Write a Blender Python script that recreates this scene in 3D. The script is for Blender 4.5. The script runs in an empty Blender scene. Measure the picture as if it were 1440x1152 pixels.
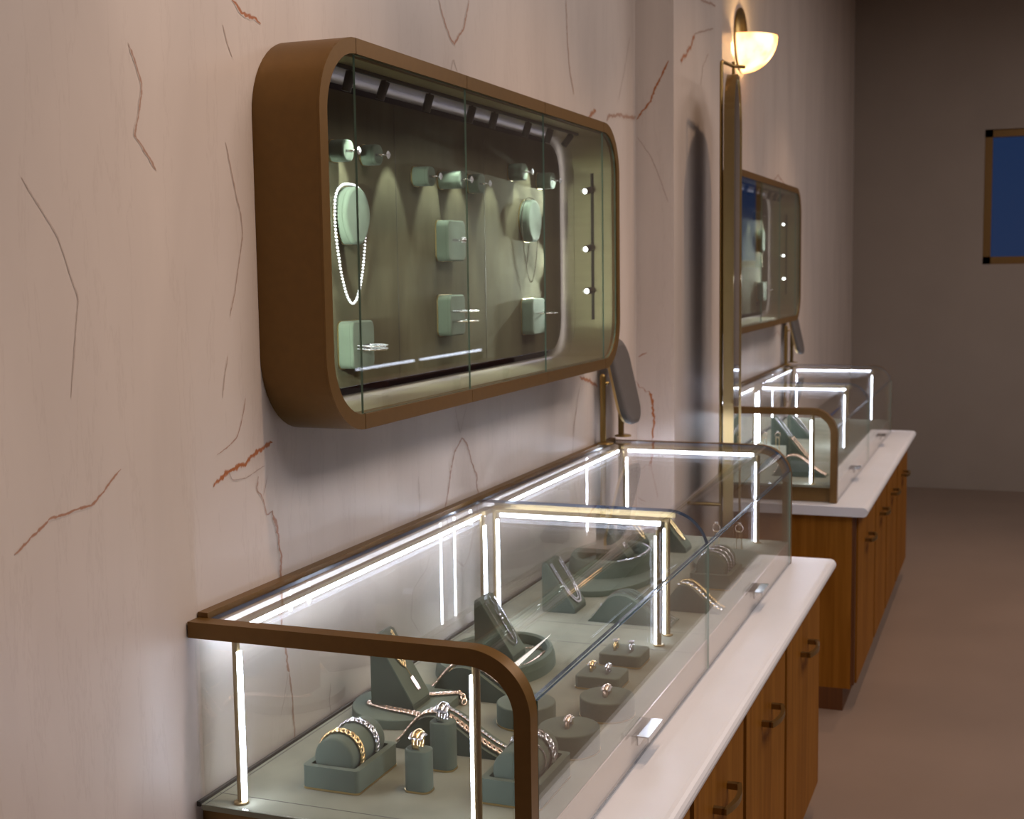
import bpy, math, random
from mathutils import Vector, Matrix
random.seed(7)
PI = math.pi
S = bpy.context.scene
COL = S.collection
rnd = random.uniform

# ------------------------------------------------------------------ materials
def lin(c):
    return tuple(((v/255)/12.92 if v/255 <= .04045 else ((v/255+.055)/1.055)**2.4) for v in c)
def newmat(name):
    m = bpy.data.materials.new(name); m.use_nodes = True
    nt = m.node_tree
    for n in list(nt.nodes): nt.nodes.remove(n)
    out = nt.nodes.new('ShaderNodeOutputMaterial')
    return m, nt, out
def N(nt, t, **kw):
    n = nt.nodes.new(t)
    for k, v in kw.items():
        if k in n.inputs: n.inputs[k].default_value = v
        else: setattr(n, k, v)
    return n
def pbr(name, col, rough=.5, metal=0., noise=0., nscale=20., bump=0., bscale=200., stretch=None, sheen=0., spec=None, coat=0.):
    m, nt, out = newmat(name)
    b = N(nt, 'ShaderNodeBsdfPrincipled'); L = nt.links.new
    b.inputs['Base Color'].default_value = (*col, 1); b.inputs['Roughness'].default_value = rough
    b.inputs['Metallic'].default_value = metal
    if sheen: b.inputs['Sheen Weight'].default_value = sheen
    if coat: b.inputs['Coat Weight'].default_value = coat; b.inputs['Coat Roughness'].default_value = .15
    if spec is not None: b.inputs['Specular IOR Level'].default_value = spec
    L(b.outputs[0], out.inputs[0])
    tc = N(nt, 'ShaderNodeTexCoord')
    src = tc.outputs['Object']
    if stretch:
        mp = N(nt, 'ShaderNodeMapping'); mp.inputs['Scale'].default_value = stretch
        L(src, mp.inputs[0]); src = mp.outputs[0]
    if noise:
        n = N(nt, 'ShaderNodeTexNoise'); n.inputs['Scale'].default_value = nscale; n.inputs['Detail'].default_value = 5
        L(src, n.inputs['Vector'])
        mr = N(nt, 'ShaderNodeMapRange'); mr.inputs['From Min'].default_value = .3; mr.inputs['From Max'].default_value = .7
        mr.inputs['To Min'].default_value = 1-noise; mr.inputs['To Max'].default_value = 1+noise
        L(n.outputs[0], mr.inputs[0])
        mx = N(nt, 'ShaderNodeVectorMath', operation='SCALE'); mx.inputs[0].default_value = col
        L(mr.outputs[0], mx.inputs['Scale']); L(mx.outputs[0], b.inputs['Base Color'])
    if bump:
        n = N(nt, 'ShaderNodeTexNoise'); n.inputs['Scale'].default_value = bscale; n.inputs['Detail'].default_value = 3
        L(tc.outputs['Object'], n.inputs['Vector'])
        bp = N(nt, 'ShaderNodeBump'); bp.inputs['Strength'].default_value = bump; bp.inputs['Distance'].default_value = .002
        L(n.outputs[0], bp.inputs['Height']); L(bp.outputs[0], b.inputs['Normal'])
    return m
def emit(name, col, s):
    m, nt, out = newmat(name)
    e = N(nt, 'ShaderNodeEmission'); e.inputs[0].default_value = (*col, 1); e.inputs[1].default_value = s
    nt.links.new(e.outputs[0], out.inputs[0]); return m
def glass(name, tint=(.985, .995, .99), f0=.04):
    m, nt, out = newmat(name); L = nt.links.new
    t = N(nt, 'ShaderNodeBsdfTransparent'); t.inputs[0].default_value = (*tint, 1)
    g = N(nt, 'ShaderNodeBsdfGlossy'); g.inputs['Roughness'].default_value = .0; g.inputs[0].default_value = (1, 1, 1, 1)
    lw = N(nt, 'ShaderNodeLayerWeight'); lw.inputs['Blend'].default_value = .5
    p = N(nt, 'ShaderNodeMath', operation='POWER'); p.inputs[1].default_value = 5.
    a = N(nt, 'ShaderNodeMath', operation='MULTIPLY_ADD'); a.inputs[1].default_value = 1-f0; a.inputs[2].default_value = f0
    mx = N(nt, 'ShaderNodeMixShader')
    L(lw.outputs['Facing'], p.inputs[0]); L(p.outputs[0], a.inputs[0]); L(a.outputs[0], mx.inputs[0])
    L(t.outputs[0], mx.inputs[1]); L(g.outputs[0], mx.inputs[2]); L(mx.outputs[0], out.inputs[0])
    return m

def marble_mat():
    m, nt, out = newmat('blush_marble'); L = nt.links.new
    b = N(nt, 'ShaderNodeBsdfPrincipled'); b.inputs['Roughness'].default_value = .34; b.inputs['Specular IOR Level'].default_value = .35
    L(b.outputs[0], out.inputs[0])
    tc = N(nt, 'ShaderNodeTexCoord'); mp = N(nt, 'ShaderNodeMapping'); mp.inputs['Scale'].default_value = (2.2, 2.2, .5)
    L(tc.outputs['Object'], mp.inputs[0])
    n = N(nt, 'ShaderNodeTexNoise'); n.inputs['Scale'].default_value = 2.; n.inputs['Detail'].default_value = 7; n.inputs['Distortion'].default_value = .6
    L(mp.outputs[0], n.inputs['Vector'])
    cr = N(nt, 'ShaderNodeValToRGB'); e = cr.color_ramp.elements
    e[0].position = .3; e[0].color = (.60, .52, .47, 1); e[1].position = .68; e[1].color = (.71, .62, .56, 1)
    L(n.outputs[0], cr.inputs[0])
    # hairline wisps
    mp2 = N(nt, 'ShaderNodeMapping'); mp2.inputs['Scale'].default_value = (9, 9, 1.1); mp2.inputs['Rotation'].default_value = (0, .12, 0)
    L(tc.outputs['Object'], mp2.inputs[0])
    n2 = N(nt, 'ShaderNodeTexNoise'); n2.inputs['Scale'].default_value = 1.2; n2.inputs['Detail'].default_value = 8; n2.inputs['Roughness'].default_value = .65
    L(mp2.outputs[0], n2.inputs['Vector'])
    s = N(nt, 'ShaderNodeMath', operation='SUBTRACT'); s.inputs[1].default_value = .5; L(n2.outputs[0], s.inputs[0])
    ab = N(nt, 'ShaderNodeMath', operation='ABSOLUTE'); L(s.outputs[0], ab.inputs[0])
    mr = N(nt, 'ShaderNodeMapRange'); mr.inputs['From Min'].default_value = 0; mr.inputs['From Max'].default_value = .012
    mr.inputs['To Min'].default_value = .10; mr.inputs['To Max'].default_value = 0; L(ab.outputs[0], mr.inputs[0])
    mix = N(nt, 'ShaderNodeMix', data_type='RGBA'); mix.inputs['B'].default_value = (.30, .21, .17, 1)
    L(mr.outputs[0], mix.inputs['Factor']); L(cr.outputs[0], mix.inputs['A'])
    # rust veins carried by the vein strips' own UV (u across, v strength)
    uv = N(nt, 'ShaderNodeUVMap'); sx = N(nt, 'ShaderNodeSeparateXYZ'); L(uv.outputs[0], sx.inputs[0])
    au = N(nt, 'ShaderNodeMath', operation='ABSOLUTE'); L(sx.outputs[0], au.inputs[0])
    n3 = N(nt, 'ShaderNodeTexNoise'); n3.inputs['Scale'].default_value = 160; n3.inputs['Detail'].default_value = 3
    L(tc.outputs['Object'], n3.inputs['Vector'])
    ma = N(nt, 'ShaderNodeMath', operation='MULTIPLY_ADD'); ma.inputs[1].default_value = 1.1; ma.inputs[2].default_value = -.55
    L(n3.outputs[0], ma.inputs[0])
    ad = N(nt, 'ShaderNodeMath', operation='ADD'); L(au.outputs[0], ad.inputs[0]); L(ma.outputs[0], ad.inputs[1])
    mk = N(nt, 'ShaderNodeMapRange', interpolation_type='SMOOTHSTEP'); mk.inputs['From Min'].default_value = .25; mk.inputs['From Max'].default_value = .9
    mk.inputs['To Min'].default_value = 1; mk.inputs['To Max'].default_value = 0; L(ad.outputs[0], mk.inputs[0])
    mu = N(nt, 'ShaderNodeMath', operation='MULTIPLY'); L(mk.outputs[0], mu.inputs[0]); L(sx.outputs[1], mu.inputs[1])
    vc = N(nt, 'ShaderNodeValToRGB'); ve = vc.color_ramp.elements
    ve[0].position = .45; ve[0].color = (.25, .14, .095, 1); ve[1].position = .95; ve[1].color = (.40, .125, .03, 1)
    L(sx.outputs[1], vc.inputs[0])
    mix2 = N(nt, 'ShaderNodeMix', data_type='RGBA')
    L(mu.outputs[0], mix2.inputs['Factor']); L(mix.outputs['Result'], mix2.inputs['A']); L(vc.outputs[0], mix2.inputs['B'])
    L(mix2.outputs['Result'], b.inputs['Base Color'])
    return m

def wood_mat():
    m, nt, out = newmat('honey_oak'); L = nt.links.new
    b = N(nt, 'ShaderNodeBsdfPrincipled'); b.inputs['Roughness'].default_value = .5; b.inputs['Specular IOR Level'].default_value = .05
    L(b.outputs[0], out.inputs[0])
    tc = N(nt, 'ShaderNodeTexCoord'); mp = N(nt, 'ShaderNodeMapping'); mp.inputs['Scale'].default_value = (30, 30, 1.6)
    L(tc.outputs['Object'], mp.inputs[0])
    n = N(nt, 'ShaderNodeTexNoise'); n.inputs['Scale'].default_value = 1.5; n.inputs['Detail'].default_value = 6; n.inputs['Distortion'].default_value = .8
    L(mp.outputs[0], n.inputs['Vector'])
    cr = N(nt, 'ShaderNodeValToRGB'); e = cr.color_ramp.elements
    e[0].position = .3; e[0].color = (.20, .072, .008, 1); e[1].position = .72; e[1].color = (.30, .122, .018, 1)
    L(n.outputs[0], cr.inputs[0]); L(cr.outputs[0], b.inputs['Base Color'])
    return m

M = {}
M['marble'] = marble_mat()
M['wood'] = wood_mat()
M['wood_dark'] = pbr('dark_oak_rail', (.10, .032, .006), .5, noise=.15, nscale=3, stretch=(30, 30, 1))  # darker oak tone for stiles, toe kicks and table
M['bronze'] = pbr('brushed_bronze', (.175, .092, .021), .42, .45, noise=.05, nscale=60, bump=.03, bscale=900)
M['champagne'] = pbr('champagne_metal_lining', (.45, .38, .235), .40, .75, noise=.06, nscale=4, stretch=(1, 1, 12))
M['brass'] = pbr('satin_brass', (.62, .46, .22), .28, 1.)
M['post_brass'] = pbr('brushed_post_brass', (.36, .27, .13), .42, .9)
M['brass_dark'] = pbr('aged_brass', (.30, .20, .07), .34, .95)
M['gold'] = pbr('polished_gold', (.98, .74, .38), .20, .95)
M['rose'] = pbr('rose_gold', (.98, .77, .63), .24, .85)
M['silver'] = pbr('polished_silver', (.88, .88, .92), .12, 1.)
M['diamond'] = pbr('cut_diamond', (.90, .90, .98), .10, .45, coat=.5)
M['suede'] = pbr('olive_suede', (.098, .087, .054), .9, noise=.26, nscale=9, stretch=(1.5, 1.5, .5), bump=.08, bscale=500, spec=.05)
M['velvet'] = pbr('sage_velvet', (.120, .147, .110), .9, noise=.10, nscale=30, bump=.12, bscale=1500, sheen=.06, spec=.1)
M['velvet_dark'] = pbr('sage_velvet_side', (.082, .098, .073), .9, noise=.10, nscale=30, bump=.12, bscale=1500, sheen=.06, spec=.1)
M['deck'] = pbr('putty_suede', (.225, .228, .172), .9, noise=.13, nscale=14, bump=.05, bscale=700, spec=.1)
M['seam'] = pbr('dark_joint', (.03, .025, .02), .6)
M['board'] = pbr('matt_black_board', (.014, .011, .011), .9, spec=0.)
M['black'] = pbr('black_metal', (.022, .018, .018), .45, .2)
M['glass'] = glass('clear_glass')
M['edge'] = pbr('glass_edge_green', (.20, .32, .26), .18, 0., spec=.8)
M['edge_blue'] = pbr('glass_edge_blue', (.035, .065, .11), .12, 0., spec=.9)
M['mirror'] = pbr('mirror_silver', (.88, .89, .9), .015, 1.)
M['white_stone'] = pbr('white_marble_top', (.69, .695, .735), .38, noise=.02, nscale=6)
M['leather'] = pbr('taupe_leather', (.10, .088, .082), .55, noise=.05, nscale=40)
M['steel'] = pbr('brushed_steel', (.62, .62, .62), .25, 1.)
M['plaster'] = pbr('warm_plaster', (.31, .26, .22), .8, noise=.03, nscale=3)
M['white_paint'] = pbr('ceiling_paint', (.45, .40, .36), .7)
M['floor'] = pbr('blush_tile', (.21, .15, .115), .4, noise=.06, nscale=2.5)
M['card'] = pbr('pale_card', (.62, .70, .80), .6)
M['ink'] = pbr('card_print', (.12, .22, .38), .6)
M['led'] = emit('cool_led', (.86, .93, 1.14), 29.)
M['led_dim'] = emit('soft_led', (.85, .92, 1.1), 4.5)
M['halo'] = emit('halo_led', (.84, .84, 1.22), 2.6)
M['lens'] = emit('spot_lens', (.97, 1.0, .95), 14.)
M['panel_light'] = emit('ceiling_panel', (1.0, .86, .74), 4.)

def alabaster():
    m, nt, out = newmat('lit_alabaster'); L = nt.links.new
    tc = N(nt, 'ShaderNodeTexCoord'); n = N(nt, 'ShaderNodeTexNoise'); n.inputs['Scale'].default_value = 9; n.inputs['Detail'].default_value = 5
    L(tc.outputs['Object'], n.inputs['Vector'])
    cr = N(nt, 'ShaderNodeValToRGB'); e = cr.color_ramp.elements
    e[0].position = .33; e[0].color = (1, .60, .22, 1); e[1].position = .55; e[1].color = (1, .84, .58, 1)
    L(n.outputs[0], cr.inputs[0])
    t = N(nt, 'ShaderNodeBsdfTranslucent'); L(cr.outputs[0], t.inputs[0])
    d = N(nt, 'ShaderNodeBsdfDiffuse'); d.inputs[0].default_value = (.8, .7, .55, 1)
    em = N(nt, 'ShaderNodeEmission'); L(cr.outputs[0], em.inputs[0]); em.inputs[1].default_value = 1.1
    mx = N(nt, 'ShaderNodeMixShader'); mx.inputs[0].default_value = .75
    L(d.outputs[0], mx.inputs[1]); L(t.outputs[0], mx.inputs[2])
    ads = N(nt, 'ShaderNodeAddShader'); L(mx.outputs[0], ads.inputs[0]); L(em.outputs[0], ads.inputs[1])
    L(ads.outputs[0], out.inputs[0]); return m
M['alabaster'] = alabaster()

# ------------------------------------------------------------------ mesh builder
class MB:
    def __init__(s): s.v = []; s.f = []; s.sm = []; s.mi = []; s.mats = []; s.uv = {}
    def mat(s, m):
        if m not in s.mats: s.mats.append(m)
        return s.mats.index(m)
    def add(s, vs, fs, smooth=False, mat=None, uvs=None):
        b = len(s.v); s.v.extend([tuple(p) for p in vs]); mi = s.mat(mat) if mat else 0
        for k, f in enumerate(fs):
            if uvs: s.uv[len(s.f)] = uvs[k]
            s.f.append(tuple(b+i for i in f)); s.sm.append(smooth); s.mi.append(mi)
        return s
    def box(s, x0, x1, y0, y1, z0, z1, mat=None):
        vs = [(x, y, z) for x in (x0, x1) for y in (y0, y1) for z in (z0, z1)]
        return s.add(vs, [(0, 1, 3, 2), (4, 6, 7, 5), (0, 4, 5, 1), (2, 3, 7, 6), (0, 2, 6, 4), (1, 5, 7, 3)], mat=mat)
    def loops(s, rings, cap=True, smooth=True, close=False, mat=None):
        n = len(rings[0]); vs = [p for r in rings for p in r]; fs = []
        m = len(rings)
        for i in range(m if close else m-1):
            a = i*n; b = ((i+1) % m)*n
            for j in range(n):
                k = (j+1) % n; fs.append((a+j, a+k, b+k, b+j))
        s.add(vs, fs, smooth, mat)
        if cap and not close:
            s.add(rings[0], [tuple(reversed(range(n)))], False, mat); s.add(rings[-1], [tuple(range(n))], False, mat)
        return s
    def tube(s, path, r, seg=8, closed=False, cap=True, mat=None):
        P = [Vector(p) for p in path]; n = len(P); rings = []
        t0 = (P[1]-P[0]).normalized(); up = Vector((0, 0, 1)) if abs(t0.z) < .9 else Vector((1, 0, 0))
        nrm = t0.cross(up).normalized()
        for i in range(n):
            a = P[i-1] if (i > 0 or closed) else P[i]; b = P[(i+1) % n] if (i < n-1 or closed) else P[i]
            t = (b-a).normalized(); nrm = (nrm - t*nrm.dot(t)).normalized(); bi = t.cross(nrm)
            rr = r[i] if isinstance(r, (list, tuple)) else r
            rings.append([P[i]+nrm*(rr*math.cos(2*PI*k/seg))+bi*(rr*math.sin(2*PI*k/seg)) for k in range(seg)])
        return s.loops(rings, cap and not closed, True, closed, mat)
    def cyl(s, a, b, r, seg=20, r2=None, mat=None):
        return s.tube([a, b], [r, r if r2 is None else r2], seg, mat=mat)
    def lathe(s, prof, c, axis='z', seg=28, mat=None, cap=True, smooth=True, sx=1., sy=1.):
        rings = []
        for r, h in prof:
            ring = []
            for k in range(seg):
                a = 2*PI*k/seg; p, q = r*math.cos(a)*sx, r*math.sin(a)*sy
                ring.append({'z': (c[0]+p, c[1]+q, c[2]+h), 'x': (c[0]+h, c[1]+p, c[2]+q), 'y': (c[0]+p, c[1]+h, c[2]-q)}[axis])
            rings.append(ring)
        return s.loops(rings, cap, smooth, mat=mat)
    def prism(s, poly, axis, a, b, bev=0., mat=None, smooth=False):
        """poly: 2-D outline; extruded along axis from a to b; bev rounds the b-end rim"""
        def P(u, v, w): return {'x': (w, u, v), 'y': (u, w, v), 'z': (u, v, w)}[axis]
        rings = [[P(u, v, a) for u, v in poly]]
        if bev:
            sg = 1 if b > a else -1
            n = len(poly); cx = sum(p[0] for p in poly)/n; cy = sum(p[1] for p in poly)/n
            rx = max(abs(p[0]-cx) for p in poly); ry = max(abs(p[1]-cy) for p in poly)
            for t in (0, .35, .7, 1.0):
                ang = t*PI/2; ins = bev*(1-math.cos(ang)); w = b-sg*bev+sg*bev*math.sin(ang)
                rings.append([P(cx+(u-cx)*(1-ins/rx), cy+(v-cy)*(1-ins/ry), w) for u, v in poly])
        else: rings.append([P(u, v, b) for u, v in poly])
        return s.loops(rings, True, smooth or bev > 0, mat=mat)
    def ball(s, c, r, lat=5, lon=8, sz=1., mat=None, smooth=True):
        prof = [(max(1e-5, r*math.sin(PI*i/lat)), -r*sz*math.cos(PI*i/lat)) for i in range(lat+1)]
        return s.lathe(prof, c, 'z', lon, mat, False, smooth)
    def gem(s, c, r, n=(0, 0, 1), mat=None, seg=8):
        n = Vector(n).normalized(); q = Vector((0, 0, 1)).rotation_difference(n); c = Vector(c)
        rings = []
        for rr, h, o in ((.55*r, .38*r, .5), (r, .12*r, 0), (.98*r, 0, .5), (.08*r, -.62*r, 0)):
            rings.append([c+q @ Vector((rr*math.cos(2*PI*(k+o)/seg), rr*math.sin(2*PI*(k+o)/seg), h)) for k in range(seg)])
        return s.loops(rings, True, False, mat=mat)
    def build(s, name, mat, parent=None, loc=None):
        me = bpy.data.meshes.new(name)
        if parent is not None: o0 = Vector(parent['_w']) if '_w' in parent else Vector((0, 0, 0))
        elif loc is not None: o0 = Vector(loc)
        else:
            xs = [p[0] for p in s.v]; ys = [p[1] for p in s.v]; zs = [p[2] for p in s.v]
            o0 = Vector(((min(xs)+max(xs))/2, (min(ys)+max(ys))/2, min(zs)))
        me.from_pydata([Vector(p)-o0 for p in s.v], [], s.f)
        me.polygons.foreach_set('use_smooth', s.sm)
        for m in (s.mats or [mat]): me.materials.append(m)
        me.polygons.foreach_set('material_index', s.mi)
        if s.uv:
            ul = me.uv_layers.new(name='UVMap')
            for pi, p in enumerate(me.polygons):
                for k, li in enumerate(p.loop_indices):
                    ul.data[li].uv = s.uv[pi][k] if pi in s.uv else (9, 0)
        me.update()
        o = bpy.data.objects.new(name, me); COL.objects.link(o)
        if parent is not None: o.parent = parent; o['_w'] = tuple(o0)
        else: o.location = o0; o['_w'] = tuple(o0)
        return o

def thing(name, label, cat, loc, group=None):
    o = bpy.data.objects.new(name, None); COL.objects.link(o); o.location = loc; o.empty_display_size = .02
    o['_w'] = tuple(loc); o['label'] = label; o['category'] = cat
    if group: o['group'] = group
    return o
def tag(o, label, cat, group=None, kind=None):
    o['label'] = label; o['category'] = cat
    if group: o['group'] = group
    if kind: o['kind'] = kind
    return o
def struct(o, label=None):
    o['kind'] = 'structure'
    if label: o['label'] = label
    return o
def copy_tree(o, parent=None):
    c = o.copy(); COL.objects.link(c)
    if parent is not None: c.parent = parent
    for ch in list(o.children): copy_tree(ch, c)
    return c
def dup(root, d, label, group=None):
    c = copy_tree(root); c.location = Vector(root.location)+Vector(d); c['label'] = label
    c['_w'] = tuple(c.location)
    if group: c['group'] = group
    elif 'group' in c: del c['group']
    return c

def rrect(x0, x1, y0, y1, r, n=6):
    r = min(r, (x1-x0)/2-1e-5, (y1-y0)/2-1e-5); o = []
    for cx, cy, a0 in ((x1-r, y1-r, 0), (x0+r, y1-r, PI/2), (x0+r, y0+r, PI), (x1-r, y0+r, 1.5*PI)):
        for i in range(n+1):
            a = a0+PI/2*i/n; o.append((cx+r*math.cos(a), cy+r*math.sin(a)))
    return o
def ellipse(cx, cy, a, b, n=40): return [(cx+a*math.cos(2*PI*i/n), cy+b*math.sin(2*PI*i/n)) for i in range(n)]
def ringprism(mb, outer, inner, axis, a, b, mat=None, smooth=True):
    def P(u, v, w): return {'x': (w, u, v), 'y': (u, w, v), 'z': (u, v, w)}[axis]
    n = len(outer)
    rs = [[P(u, v, a) for u, v in outer], [P(u, v, b) for u, v in outer], [P(u, v, b) for u, v in inner], [P(u, v, a) for u, v in inner]]
    for k in range(4):
        p, q = rs[k], rs[(k+1) % 4]
        mb.add(p+q, [(j, (j+1) % n, n+(j+1) % n, n+j) for j in range(n)], smooth and k in (0, 2), mat)
    return mb
def smoothpath(P, n=8, closed=False):
    P = [Vector(p) for p in P]; o = []; m = len(P)
    rng = range(m) if closed else range(m-1)
    for i in rng:
        if closed: p0, p1, p2, p3 = P[(i-1) % m], P[i], P[(i+1) % m], P[(i+2) % m]
        else: p0, p1, p2, p3 = P[max(i-1, 0)], P[i], P[i+1], P[min(i+2, m-1)]
        for k in range(n):
            t = k/n
            o.append(.5*((2*p1)+(p2-p0)*t+(2*p0-5*p1+4*p2-p3)*t*t+(3*p1-p0-3*p2+p3)*t**3))
    if not closed: o.append(P[-1])
    return o
def resample(path, step, closed=False):
    P = [Vector(p) for p in path]
    if closed: P = P+[P[0]]
    L = [0]
    for i in range(1, len(P)): L.append(L[-1]+(P[i]-P[i-1]).length)
    n = max(2, int(L[-1]/step)); out = []; j = 0
    for k in range(n if closed else n+1):
        d = L[-1]*k/n
        while j < len(P)-2 and L[j+1] < d: j += 1
        t = (d-L[j])/max(1e-9, L[j+1]-L[j]); out.append(P[j].lerp(P[j+1], t))
    return out

# ------------------------------------------------------------------ jewellery shapes
def link_chain(mb, path, w=.0026, closed=False, nrm=None, mat=None, flat=.45):
    """curb/rope chain: overlapping twisted oval links following the path"""
    P = resample(path, w*.95, closed); n = len(P)
    for i in range(n):
        a = P[i-1] if (i > 0 or closed) else P[i]; b = P[(i+1) % n] if (i < n-1 or closed) else P[i]
        t = (b-a).normalized(); up = Vector(nrm(P[i]) if callable(nrm) else (nrm or (0, 0, 1)))
        sd = t.cross(up)
        if sd.length < 1e-4: sd = Vector((1, 0, 0))
        sd.normalize(); up = sd.cross(t)
        tw = .6; u = t*math.cos(tw)+sd*math.sin(tw); v = sd*math.cos(tw)-t*math.sin(tw)
        rings = []
        for k in range(8):
            ang = 2*PI*k/8; c = P[i]+u*(w*.8*math.cos(ang))+v*(w*.5*math.sin(ang))
            d = (u*math.cos(ang)+v*math.sin(ang)); tr = w*.24
            rings.append([c+d*tr, c+up*tr*1.1, c-d*tr, c-up*tr*1.1])
        mb.loops(rings, False, True, True, mat)
    return mb
def bead_chain(mb, path, r=.0012, closed=False, gap=1.0, mat=None):
    for p in resample(path, r*2*gap, closed): mb.ball(p, r, 3, 5, 1., mat, False)
    return mb
def tennis(mb, path, r=.0016, closed=False, nrm=(0, 0, 1), mat=None, metal=None):
    P = resample(path, r*2.1, closed)
    for p in P:
        n = Vector(nrm(p) if callable(nrm) else nrm)
        mb.gem(p, r, n, mat, 6)
    if metal: mb.tube([Vector(p)-Vector(nrm(p) if callable(nrm) else nrm)*r*.5 for p in P], r*.55, 5, closed, mat=metal)
    return mb

V = M['velvet']
def band(c, r, plane, w, th, seg=28, a0=0, a1=2*PI):
    """finger-ring band lying in a plane: 'xz','yz','xy'"""
    full = abs(a1-a0-2*PI) < 1e-4; rings = []
    n = seg if full else seg+1
    for k in range(n):
        a = a0+(a1-a0)*k/seg; ca, sa = math.cos(a), math.sin(a); ring = []
        for du, dw in ((0, w/2), (th, w/2), (th, -w/2), (0, -w/2)):
            R = r-th/2+du; p, q = R*ca, R*sa
            ring.append({'xz': (c[0]+p, c[1]+dw, c[2]+q), 'yz': (c[0]+dw, c[1]+p, c[2]+q), 'xy': (c[0]+p, c[1]+q, c[2]+dw)}[plane])
        rings.append(ring)
    mb = MB(); mb.loops(rings, not full, True, full); return mb
def finger_ring(c, plane, label, metal, stone='solitaire', r=.0095, w=.0025, size=.0042, group=None, cat='ring'):
    """c = centre of the band; the stone stands at the top ('xz','yz') or at the -y tip ('xy')"""
    t = thing('ring', label, cat, c, group)
    band(c, r, plane, w, .0014).build('band', metal, t)
    d = Vector((0, -1, 0)) if plane == 'xy' else Vector((0, 0, 1))
    top = Vector(c)+d*(r+.0016)
    g = MB(); pr = MB()
    if stone == 'solitaire':
        g.gem(top+d*size*.45, size, d)
        for k in range(4):
            q = d.orthogonal().normalized(); q.rotate(Matrix.Rotation(k*PI/2+PI/4, 3, d))
            pr.tube([top-d*.001+q*size*.25, top+d*size*.75+q*size*.82], size*.13, 5)
    elif stone == 'cluster':
        side = {'xz': Vector((0, 1, 0)), 'yz': Vector((1, 0, 0)), 'xy': Vector((0, 0, 1))}[plane]; tan = d.cross(side)
        for i in range(-2, 3):
            for j in (-1, 0, 1):
                ang = i*.34; n = (d*math.cos(ang)+tan*math.sin(ang))
                g.gem(Vector(c)+n*(r+.0014)+side*j*size*.62, size*.36, n, None, 6)
        pr.tube([Vector(c)+(d*math.cos(a*.17)+tan*math.sin(a*.17))*(r+.0004) for a in range(-5, 6)], size*.7, 8)
    elif stone == 'emerald':
        side = {'xz': Vector((0, 1, 0)), 'yz': Vector((1, 0, 0))}[plane]; tan = d.cross(side); rings = []
        for sc, h in ((.62, .55), (1., .18), (1., 0), (.4, -.5)):
            ring = []
            for u, v in ((1, .6), (.7, .85), (-.7, .85), (-1, .6), (-1, -.6), (-.7, -.85), (.7, -.85), (1, -.6)):
                ring.append(top+d*size*(h+.5)+side*u*size*sc+tan*v*size*sc)
            rings.append(ring)
        g.loops(rings, True, False)
        for u in (-1, 1):
            for v in (-1, 1): pr.tube([top-d*.0015+side*u*size*.4+tan*v*size*.4, top+d*size*.75+side*u*size*.88+tan*v*size*.78], size*.14, 5)
    pr.build('setting', metal, t); g.build('stone', M['diamond'], t)
    return t

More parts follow.
